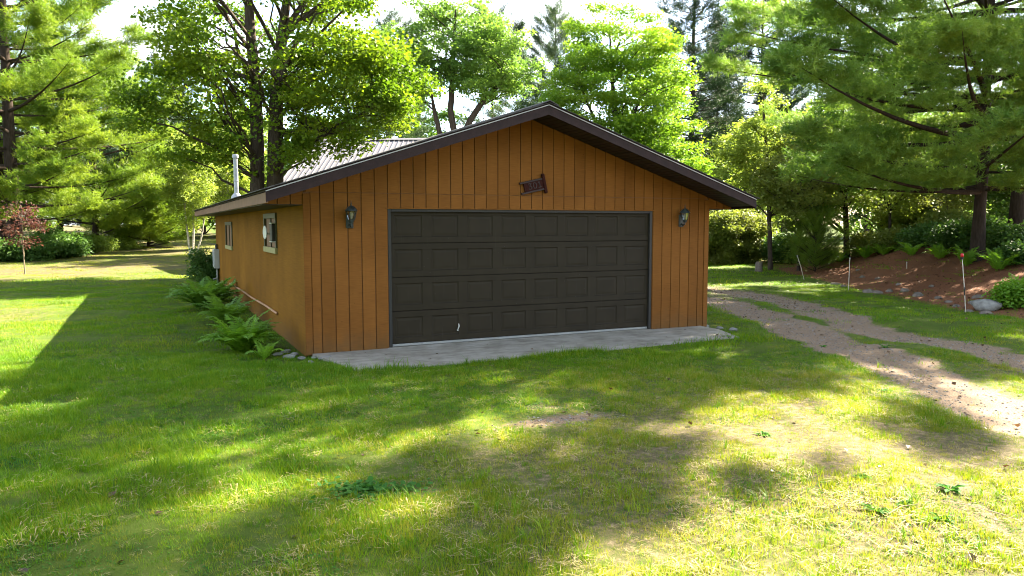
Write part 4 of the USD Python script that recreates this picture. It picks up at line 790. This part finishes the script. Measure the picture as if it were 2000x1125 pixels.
for k, (u, v, r, h, mt, lb) in enumerate([(1700, 500, 0.9, 0.8, L_hedge, 'bright sunlit undergrowth right of the straight dark trunk'), (1755, 492, 1.0, 0.7, L_hedge, 'bright sunlit undergrowth along the bank crest'), (1810, 492, 0.9, 0.7, L_dark, 'dark undergrowth on the bank crest left of the red marker'), (1868, 500, 0.9, 0.9, L_dark, 'dark undergrowth behind the red marker'), (1925, 500, 0.7, 0.8, L_dark, 'dark bush at the foot of the big pine'),
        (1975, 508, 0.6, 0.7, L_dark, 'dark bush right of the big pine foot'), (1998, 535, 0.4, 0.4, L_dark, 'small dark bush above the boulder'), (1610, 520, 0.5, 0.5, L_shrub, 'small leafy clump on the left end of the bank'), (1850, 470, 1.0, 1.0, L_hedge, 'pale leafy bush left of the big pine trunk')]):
    b = hit(u, v); b = at(u, float((b-CAM)@np.append(HX, 0))+1.3)
    shrub('bank_shrub', lb, b, r*0.72, h*0.85, mt, 160+k, n=34, size=0.075, rc=0.3, nsp=12, spread=0.26)
b = hit(1592, 530); pine('little_pine', 'feathery waist-high pine seedling beside the young tree', b, 1.9, 0.03, 0.12, 0.95, L_pine, 180, dens=30, dz=0.17, nn=6, nb=5, low=0.3, sscale=0.55, limbs=0)
b = hit(1985, 600); shrub('grass_clump', 'bright green leafy clump right of the boulder', b+np.array([0.15, 0, 0]), 0.38, 0.5, L_fern, 181, n=16, size=0.06, rc=0.2, cat='plant')
b = np.array([XL-0.45, 15.0, ground(XL-0.45, 15.0)]); shrub('wall_shrub', 'dark upright shrub beside the grey electrical box', b, 0.32, 1.15, L_dark, 182, n=18, size=0.06, rc=0.2, spread=0.18)
# purple-leaved sapling on its thin stem
b = hit(48, 535)
broad('purple_sapling', 'purple-leaved sapling on a thin bare stem on the left lawn', b, [([(0, 0, -0.1), (0.01, 0, 1.2), (0, 0, 2.7)], [0.024, 0.02, 0.01])], [(0.0, 0, 2.0, 0.66, 0.62, 0.85, 1)], 22, 5, 0.24, L_red, 183, M_stake, size=0.075, nleaf=13, spread=0.22, limbs=0)
# ------------------------------------------------------------------ ferns along the wall
def frond(L, a0, droop, rng, nw=20, wmax=0.15):
    s = np.linspace(0, 1, nw+2); ang = a0-droop*s**1.3
    ds = L/(nw+1); x = np.concatenate([[0], np.cumsum(np.cos(ang[:-1])*ds)]); z = np.concatenate([[0], np.cumsum(np.sin(ang[:-1])*ds)])
    R = np.stack([x, np.zeros_like(x), z], 1); P = []; F = []
    def tri(a, b, c): i = len(P); P.extend([a, b, c]); F.append((i, i+1, i+2))
    for k in range(nw+1):
        w = np.array([0, 0.004*(1-s[k])+0.0015, 0]); i = len(P)
        P.extend([R[k]-w, R[k]+w, R[k+1]+w, R[k+1]-w]); F += [(i, i+1, i+2), (i, i+2, i+3)]
        if s[k] < 0.08: continue
        pl = wmax*math.sin(PI*min(1, 0.12+s[k]*0.95))**0.8*rng.uniform(0.85, 1.1)*(1.0 if s[k] < 0.95 else 0.5)
        T = R[k+1]-R[k]; T /= np.linalg.norm(T); N = np.array([-T[2], 0, T[0]])
        for sd in (-1, 1):
            d = np.array([0, sd, 0])*0.92+T*0.42+N*rng.normal(0.02, 0.12); d /= np.linalg.norm(d)
            a, e = R[k], R[k]+d*pl-np.array([0, 0, pl*0.18]); mid = R[k]+d*pl*0.45; hw = ds*0.62
            tri(a, mid+T*hw, e); tri(a, e, mid-T*hw)
    return np.array(P), np.array(F)
def fern(name, label, b, n, L, seed, mt, cat='fern', group=None, parts=True):
    rng = np.random.default_rng(seed); t = thing(name, label, cat, b, group=group); ms = []
    for k in range(n):
        az = k*2.399+rng.normal(0, 0.25); inner = k/n
        P, F = frond(L*rng.uniform(0.75, 1.15), math.radians(rng.uniform(50, 86)), math.radians(rng.uniform(55, 120)), rng, wmax=0.19*L)
        c, s_ = math.cos(az), math.sin(az); r0 = 0.10*L*rng.uniform(0.2, 1)
        P = np.stack([P[:, 0]*c-P[:, 1]*s_+r0*c, P[:, 0]*s_+P[:, 1]*c+r0*s_, P[:, 2]], 1)
        if parts: obj('frond', (P, F), mt, t)
        else: ms.append(trimesh.Trimesh(P, F, process=False))
    if ms: obj('fronds', cat_(ms), mt, t)
    return t
def fpos(x, y): return np.array([x, y, ground(x, y)-0.02])
fern('fern', 'large bright green fern nearest the garage front corner', np.array([*hit(474, 688)[:2], hit(474, 688)[2]-0.02]), 52, 0.80, 201, L_fern)
fern('fern', 'middle fern against the left garage wall', np.array([*hit(440, 634)[:2], hit(440, 634)[2]-0.02]), 30, 0.80, 202, L_fernd)
fern('fern', 'farther bushy fern by the left garage wall', np.array([*hit(402, 606)[:2], hit(402, 606)[2]-0.02]), 40, 1.05, 203, L_fernd)
fern('fern', 'fern farthest along the left wall, below the electrical box', fpos(-1.75, 9.4), 24, 0.9, 204, L_fernd)
fern('fern', 'small fern sprout in front of the large bright fern', np.array([*hit(515, 700)[:2], hit(515, 700)[2]-0.02]), 9, 0.45, 205, L_fern)
for k, (u, v, L) in enumerate([(1690, 505, 0.8), (1725, 498, 0.8), (1640, 512, 0.7), (1780, 500, 0.8), (1835, 506, 0.8), (1888, 520, 0.8), (1948, 530, 0.9), (1990, 575, 0.7)]):
    fern('bank_fern', ['bank-top fern just right of the straight dark trunk', 'bank-top fern above the middle of the bank', 'bank-top fern just left of the straight dark trunk', 'bank-top fern above the short white peg', 'bank-top fern halfway between the white peg and the red marker', 'bank-top fern directly behind the red marker', 'bank-top fern right of the big pine foot', 'small fern at the right picture edge above the boulder'][k], hit(u, v), 12, L, 210+k, L_fern, group='ferns along the bank top', parts=False)
# ------------------------------------------------------------------ stones, markers, stump
def stone(b, r, seed, m, squash=0.6):
    rng = np.random.default_rng(seed); s = trimesh.creation.icosphere(2, 1.0); v = s.vertices
    n = meshkit.noise(v*1.3+seed*7.1, seed)*0.7+meshkit.noise(v*3+seed, seed+1)*0.25
    v = v*(0.62+n[:, None]*0.75)*np.array([r*rng.uniform(0.9, 1.3), r*rng.uniform(0.7, 1.0), r*squash]); a = rng.uniform(0, PI)
    v = np.stack([v[:, 0]*math.cos(a)-v[:, 1]*math.sin(a), v[:, 0]*math.sin(a)+v[:, 1]*math.cos(a), v[:, 2]], 1); s.vertices = v+b
    return s
b = hit(1926, 606)+np.array([0, 0, 0.09]); tag(obj('boulder', stone(b, 0.25, 5, M_rock, 0.75), M_rock, smooth=True), 'grey angular boulder at the foot of the bank', 'boulder')
b = hit(1951, 600)+np.array([0.05, 0.05, 0.09]); tag(obj('boulder', stone(b, 0.17, 8, M_rock, 0.9), M_rock, smooth=True), 'smaller rounded boulder touching the angular one', 'boulder')
for k, (u, v, r) in enumerate([(1684, 542, .12), (1632, 556, .14), (1648, 560, .12), (1697, 571, .17), (1714, 573, .16), (1737, 570, .14), (1768, 569, .16), (1792, 578, .17), (1910, 581, .12), (1868, 599, .10), (1893, 609, .11), (1927, 613, .12), (1833, 583, .11), (1962, 561, .11), (1852, 590, .10), (1715, 545, .10), (1755, 556, .10), (1820, 560, .09), (1900, 592, .1), (1676, 528, .1)]):
    tag(obj('bank_stone', stone(hit(u, v), r, 20+k, M_rock2, 0.55), M_rock2, smooth=True), 'half-buried fieldstone in the rusty pine needles of the bank', 'stone', 'fieldstones on the bank')
for k, (x, y, r) in enumerate([(-1.45, .55, .075), (-1.38, .25, .06), (-1.5, .05, .085), (-1.35, -.15, .06), (-1.02, -.32, .09), (-1.18, -.18, .055), (-1.6, .35, .06), (-1.3, -.55, .06), (6.25, -.25, .06), (6.35, -.5, .07), (6.2, .05, .06)]):
    tag(obj('corner_stone', stone(np.array([x, y, ground(x, y)+0.015]), r, 60+k, M_rock, 0.5), M_rock, smooth=True), 'pale stone lying in the grass at a front corner of the garage', 'stone', 'stones at the garage corners')
b = hit(1482, 530)
tag(obj('stump', tube([b+[0, 0, -0.1], b+[0, 0, 0.15], b+[0.02, 0, 0.36], b+[0.02, 0, 0.40]], [0.17, 0.15, 0.14, 0.11], 9), M_rock2, smooth=50), 'short grey stump on the grass left of the slender young tree', 'stump')
def rod(b, top, r, label, red=False):
    t = thing('driveway_marker', label, 'marker', b, group=None)
    d = np.array(top)-b
    obj('rod', tube([d*0-np.array([0, 0, 0.1]), d*0.5, d], r, 6), M_rod, t)
    if red:
        obj('reflector', lathe([(0.001, 0), (0.026, 0.012), (0.036, 0.045), (0.026, 0.08), (0.001, 0.09)], 12, d-[0, 0, 0.03]), M_red, t, smooth=60)
        obj('reflector_holder', lathe([(0.001, -0.06), (0.03, -0.055), (0.034, -0.01), (0.001, 0.0)], 10, d-[0, 0, 0.02]), M_black, t); obj('band', lathe([(r+0.001, -0.1), (r+0.004, -0.1), (r+0.004, 0.1), (r+0.001, 0.1)], 8, d*0.38), M_black, t)
    else: obj('cap', lathe([(r+0.001, -0.03), (r+0.003, -0.03), (r+0.003, 0.01), (0.001, 0.012)], 8, d), M_white, t)
def topof(b, u, v): return vec(u, v, float((b-CAM)@FW))
for u, v, u2, v2, r, lb, rd in [(1657, 568, 1660, 504, .009, 'thin pale driveway marker rod standing at the foot of the bank', False), (1887, 611, 1879, 500, .009, 'driveway marker rod topped with a red reflector', True), (1572, 546, 1557, 499, .009, 'leaning pale rod in front of the little pine', False), (1771, 525, 1771, 512, .012, 'short white peg in the middle of the bank', False)]:
    b = hit(u, v); rod(b, topof(b, u2, v2), r, lb, rd)
# ------------------------------------------------------------------ weeds, twigs, litter
def rosette(b, n, L, mt, seed, name, label, cat='plant', group=None, wd=0.32):
    rng = np.random.default_rng(seed); t = thing(name, label, cat, b, group=group)
    for k in range(n):
        a = k*2.4+rng.normal(0, 0.3); l = L*rng.uniform(0.6, 1.15); e = rng.uniform(0.15, 0.8); c, s_ = math.cos(a), math.sin(a)
        pts = [(0, 0, 0), (0.4*l, wd*l*0.5, 0.4*l*e+0.01), (0.4*l, -wd*l*0.5, 0.4*l*e+0.01), (0.8*l, wd*l*0.42, 0.55*l*e), (0.8*l, -wd*l*0.42, 0.55*l*e), (1.05*l, 0, 0.4*l*e), (0.4*l, 0, 0.36*l*e), (0.8*l, 0, 0.5*l*e)]
        P = np.array([(x*c-y*s_, x*s_+y*c, z) for x, y, z in pts]); F = [(0, 6, 1), (0, 2, 6), (1, 6, 7), (1, 7, 3), (6, 2, 4), (6, 4, 7), (3, 7, 5), (7, 4, 5)]
        obj('leaf', (P, np.array(F)), mt, t)
for k, (u, v, n, L, lb) in enumerate([(1855, 958, 12, .13, 'dark broad-leaved weed on the dry grass at lower right'), (1712, 1000, 13, .13, 'leafy weed left of the pale twig'), (1765, 990, 12, .11, 'dark leafy weed just above the pale twig'), (1840, 1018, 12, .12, 'leafy weed right of the pale twig'), (1722, 764, 9, .10, 'small weed at the near edge of the driveway'), (1608, 678, 9, .12, 'small dark weed on the near wheel track'),
        (1728, 680, 12, .14, 'weed tuft between the wheel tracks'), (1490, 852, 12, .11, 'green weed in the lawn centre right'), (1685, 935, 14, .10, 'spreading weed patch on the dry lawn'), (1420, 660, 9, .12, 'weed at the right corner of the concrete apron')]):
    rosette(hit(u, v), n, L*0.8, L_clover, 300+k, 'weed', lb)
def patch_clover(b, r, n, seed, label):
    rng = np.random.default_rng(seed); a = rng.uniform(0, 2*PI, n); q = r*np.abs(rng.normal(0, 0.55, n))*(1+0.35*np.sin(3*a+1)); x = q*np.cos(a)*1.7; y = q*np.sin(a)*0.9
    c = np.stack([x*RX[0]+y*HX[0], x*RX[1]+y*HX[1], rng.uniform(0.015, 0.05, n)], 1); P = []; F = []
    for k in range(n):
        s = rng.uniform(0.014, 0.024); nz = np.array([0, 0, 1.0])+rng.normal(0, 0.35, 3); nz /= np.linalg.norm(nz); ax = np.cross(nz, [math.cos(k), math.sin(k), 0]); ax /= np.linalg.norm(ax); ay = np.cross(nz, ax); i = len(P)
        P += [c[k]+s*(math.cos(h*PI/3)*ax+math.sin(h*PI/3)*ay) for h in range(6)]; F += [(i, i+1, i+2), (i, i+2, i+3), (i, i+3, i+4), (i, i+4, i+5)]
    P = np.array(P)
    t = thing('clover_patch', label, 'plant', b); tag(obj('leaves', (P, np.array(F)), L_clover, t), kind='stuff')
patch_clover(hit(722, 962), 0.22, 520, 330, 'dark blue-green clover patch in the lower centre of the lawn')
for k, (u, v, L, a, lb) in enumerate([(1765, 1002, .34, 0.5, 'pale dry twig lying by the weeds at lower right'), (1900, 1000, .4, 2.3, 'thin dry stem lying near the lower right corner')]):
    b = hit(u, v)+np.array([0, 0, 0.03]); d = np.array([math.cos(a-.4), math.sin(a-.4), 0])*L/2
    tag(obj('twig', tube([b-d, b+[0, 0.02, 0.01], b+d], [0.0035, 0.003, 0.002], 5), M_stake), lb, 'twig')
# ------------------------------------------------------------------ grass (uncountable)
def blades(rng, n, spread, h0, h1, w, seg=2, lean=0.5):
    """a tuft of bent grass blades; seg 1 = one triangle a blade"""
    P, F = [], []
    a = rng.uniform(0, 2*PI, n); r = spread*np.sqrt(rng.uniform(0, 1, n))
    for k in range(n):
        b = np.array([r[k]*math.cos(a[k]), r[k]*math.sin(a[k]), -0.01]); h = h0+(h1-h0)*rng.uniform(0, 1)**1.6; az = rng.uniform(0, 2*PI); l = h*rng.uniform(0.1, lean)*1.6
        d = np.array([math.cos(az), math.sin(az), 0]); s = np.array([-d[1], d[0], 0])*w*rng.uniform(0.7, 1.2)*0.5; i = len(P)
        m = b+d*l*0.3+np.array([0, 0, h*0.62]); e = b+d*l+np.array([0, 0, h])
        if seg == 1: P += [b-s, b+s, e]; F += [(i, i+1, i+2)]
        else: P += [b-s, b+s, m+s*0.8, m-s*0.8, e]; F += [(i, i+1, i+2), (i, i+2, i+3), (i+3, i+2, i+4)]
    return np.array(P), np.array(F)
rng = np.random.default_rng(500)
def scatter(n, t0, t1, half):
    t = np.sqrt(rng.uniform(t0*t0, t1*t1, n)); l = rng.uniform(-1, 1, n)*(half*t+0.8)
    return CAM[0]+HX[0]*t+RX[0]*l, CAM[1]+HX[1]*t+RX[1]*l
pos, which, scl = [], [], []
nG = 4
for (n, t0, t1, half, k0, s0) in [(104000, 2.6, 11.5, 0.75, 0, 1.0), (24000, 11.5, 24, 0.75, 8, 1.0), (15000, 24, 62, 0.74, 16, 1.0)]:
    x, y = scatter(n, t0, t1, half)
    keep = ~((x > XL-0.06) & (x < XR+0.06) & (y > -0.03) & (y < LG+0.1))
    from shapely import contains_xy
    keep &= ~contains_xy(poly.buffer(0.01) if False else Polygon([(-1.17, 0), (-0.88, -1.47), (0.6, -1.50), (3.2, -1.40), (5.74, -1.28), (6.0, -0.5), (5.98, 0)]), x, y)
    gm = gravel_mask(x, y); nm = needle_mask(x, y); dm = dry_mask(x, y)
    cl = meshkit.noise(np.stack([x*2.6, y*2.6, 0*x], -1), 21)*0.6+meshkit.noise(np.stack([x*0.9, y*0.9, 0*x], -1), 22)*0.4
    p = (1-np.clip(gm*1.25, 0, 0.985))*(1-0.97*nm+0.45*nm*smoothstep(0.55, 0.72, meshkit.noise(np.stack([x*0.8, y*0.8, 0*x], -1), 41)))*(1-0.20*dm)*np.clip(0.42+1.3*smoothstep(0.32, 0.6, cl), 0.42, 1.0)
    big = bank_d(x, y) > 6
    keep &= (rng.uniform(0, 1, n) < p) & ~big
    x, y, dm, cl = x[keep], y[keep], dm[keep], cl[keep]
    pos.append(np.stack([x, y, ground(x, y)], 1))
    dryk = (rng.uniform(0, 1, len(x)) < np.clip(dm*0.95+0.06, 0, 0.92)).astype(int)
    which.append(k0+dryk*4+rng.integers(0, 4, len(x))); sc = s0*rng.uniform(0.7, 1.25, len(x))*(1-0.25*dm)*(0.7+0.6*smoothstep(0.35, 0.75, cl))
    wm = meshkit.noise(np.stack([x*1.1, y*1.1, 0*x], -1), 31)
    wd = (rng.uniform(0, 1, len(x)) < 0.55*smoothstep(0.52, 0.75, wm)*(1-0.6*dm)) & (k0 < 16)
    which[-1] = np.where(wd, 24+rng.integers(0, 3, len(x)), which[-1]); tl = (rng.uniform(0, 1, len(x)) < 0.025) & (k0 < 16); which[-1] = np.where(tl, 27+rng.integers(0, 2, len(x)), which[-1])
    st = (rng.uniform(0, 1, len(x)) < 0.02+0.085*dm) & (k0 < 8); which[-1] = np.where(st, 29+rng.integers(0, 2, len(x)), which[-1])
    edge = (np.abs(y+1.42) < 0.2) & (x > -1.2) & (x < 6.2); sc = np.where(edge, sc*1.45, sc); scl.append(sc)
pos, which, scl = np.vstack(pos), np.concatenate(which), np.concatenate(scl); n = len(pos)
an = rng.uniform(0, 2*PI, n); qz = np.stack([np.zeros(n), np.zeros(n), np.sin(an/2), np.cos(an/2)], 1)
protos = []
for (nb, sp_, h0, h1, w, sg_) in [(17, 0.060, 0.018, 0.068, 0.0058, 1), (36, 0.18, 0.022, 0.06, 0.009, 1), (40, 0.42, 0.03, 0.08, 0.02, 1)]:
    for m_ in (G_green, G_dry):
        for k in range(4): protos.append(('blades', blades(rng, nb, sp_, h0, h1, w, sg_), m_))
for k in range(3): protos.append(('lawn_weed', leaf_tris(11, rng, 0.020, 0.07, 0.006, up=1.6, long=1.3), L_clover))
for k in range(2): protos.append(('tall_blades', blades(rng, 12, 0.05, 0.05, 0.13, 0.0055, 2, 0.9), G_green))
M_straw = paint('straw', (0.30, 0.235, 0.10), 0.35, 0.8, 40.0)
def straw(n):
    P, F = [], []
    for k in range(n):
        a, l = rng.uniform(0, PI), rng.uniform(0.02, 0.06); c = np.array([rng.normal(0, 0.05), rng.normal(0, 0.05), rng.uniform(0.006, 0.03)]); d = np.array([math.cos(a), math.sin(a), rng.normal(0, 0.25)])*l; w = np.array([-math.sin(a), math.cos(a), 0])*0.0025; i = len(P)
        P += [c-d-w, c-d+w, c+d]; F.append((i, i+1, i+2))
    return np.array(P), np.array(F)
for k in range(2): protos.append(('straw', straw(11), M_straw))
gi = instancer('grass', None, protos, pos, qz, scl, which, kind='stuff')
tag(gi, 'short mown grass of the lawn, green and dry, with sunlit areas painted yellow', 'grass')
# pebbles and leaf litter
def pebble(rng):
    s = trimesh.creation.icosphere(0, 1.0); s.vertices = s.vertices*rng.uniform(0.6, 1.2, (12, 1))*np.array([1.2, 0.9, 0.6]); return s
x = np.concatenate([rng.uniform(3.0, 14, 40000), rng.normal(0.3, 0.8, 700)]); y = np.concatenate([rng.uniform(-9.5, 12, 40000), rng.normal(-4.7, 0.25, 700)])
k = rng.uniform(0, 1, len(x)) < gravel_mask(x, y)**2*0.8; x, y = x[k], y[k]; n = len(x); an = rng.uniform(0, 2*PI, n)
tag(instancer('gravel', None, [('pebble', pebble(rng), M_rock2), ('pebble', pebble(rng), M_rock)], np.stack([x, y, ground(x, y)], 1), np.stack([0*x, 0*x, np.sin(an/2), np.cos(an/2)], 1), rng.uniform(0.007, 0.02, n), rng.integers(0, 2, n), kind='stuff'), 'loose pebbles on the wheel tracks', 'gravel')
L_litter = leafmat('litter_leaf', (0.05, 0.03, 0.015), (0.16, 0.09, 0.04), 0.2, (1.1, 1, 0.8))
x = np.concatenate([rng.uniform(-4, 16, 4200), rng.uniform(-1, 6, 60), rng.uniform(10, 24, 9000)]); y = np.concatenate([rng.uniform(-9, 9, 4200), rng.uniform(-1.4, -0.1, 60), rng.uniform(-6, 14, 9000)]); k = ((rng.uniform(0, 1, len(x)) < 0.15+0.85*np.maximum(gravel_mask(x, y), needle_mask(x, y))) & ~((x > XL-.1) & (x < XR+.1) & (y > -0.03))); x, y = x[k], y[k]; n = len(x)
X = rng.normal(0, 1, (n, 3))*[1, 1, 0.2]; Z = np.array([0, 0, 1.0])+rng.normal(0, 0.3, (n, 3))
zz = np.where((y > -1.4) & (x > -0.8) & (x < 5.8) & (y < 0), 0.004-0.035*np.clip(-y/1.5, 0, 1), ground(x, y)+0.012)
tag(instancer('leaf_litter', None, [('fallen_leaf', leaf_tris(1, rng, 0.05, 0.0, 0.0, up=3), L_litter) for _ in range(3)], np.stack([x, y, zz], 1), quat_from(X, Z), rng.uniform(0.6, 1.3, n), rng.integers(0, 3, n), kind='stuff'), 'scattered dry leaves and needles on the ground', 'leaf litter')
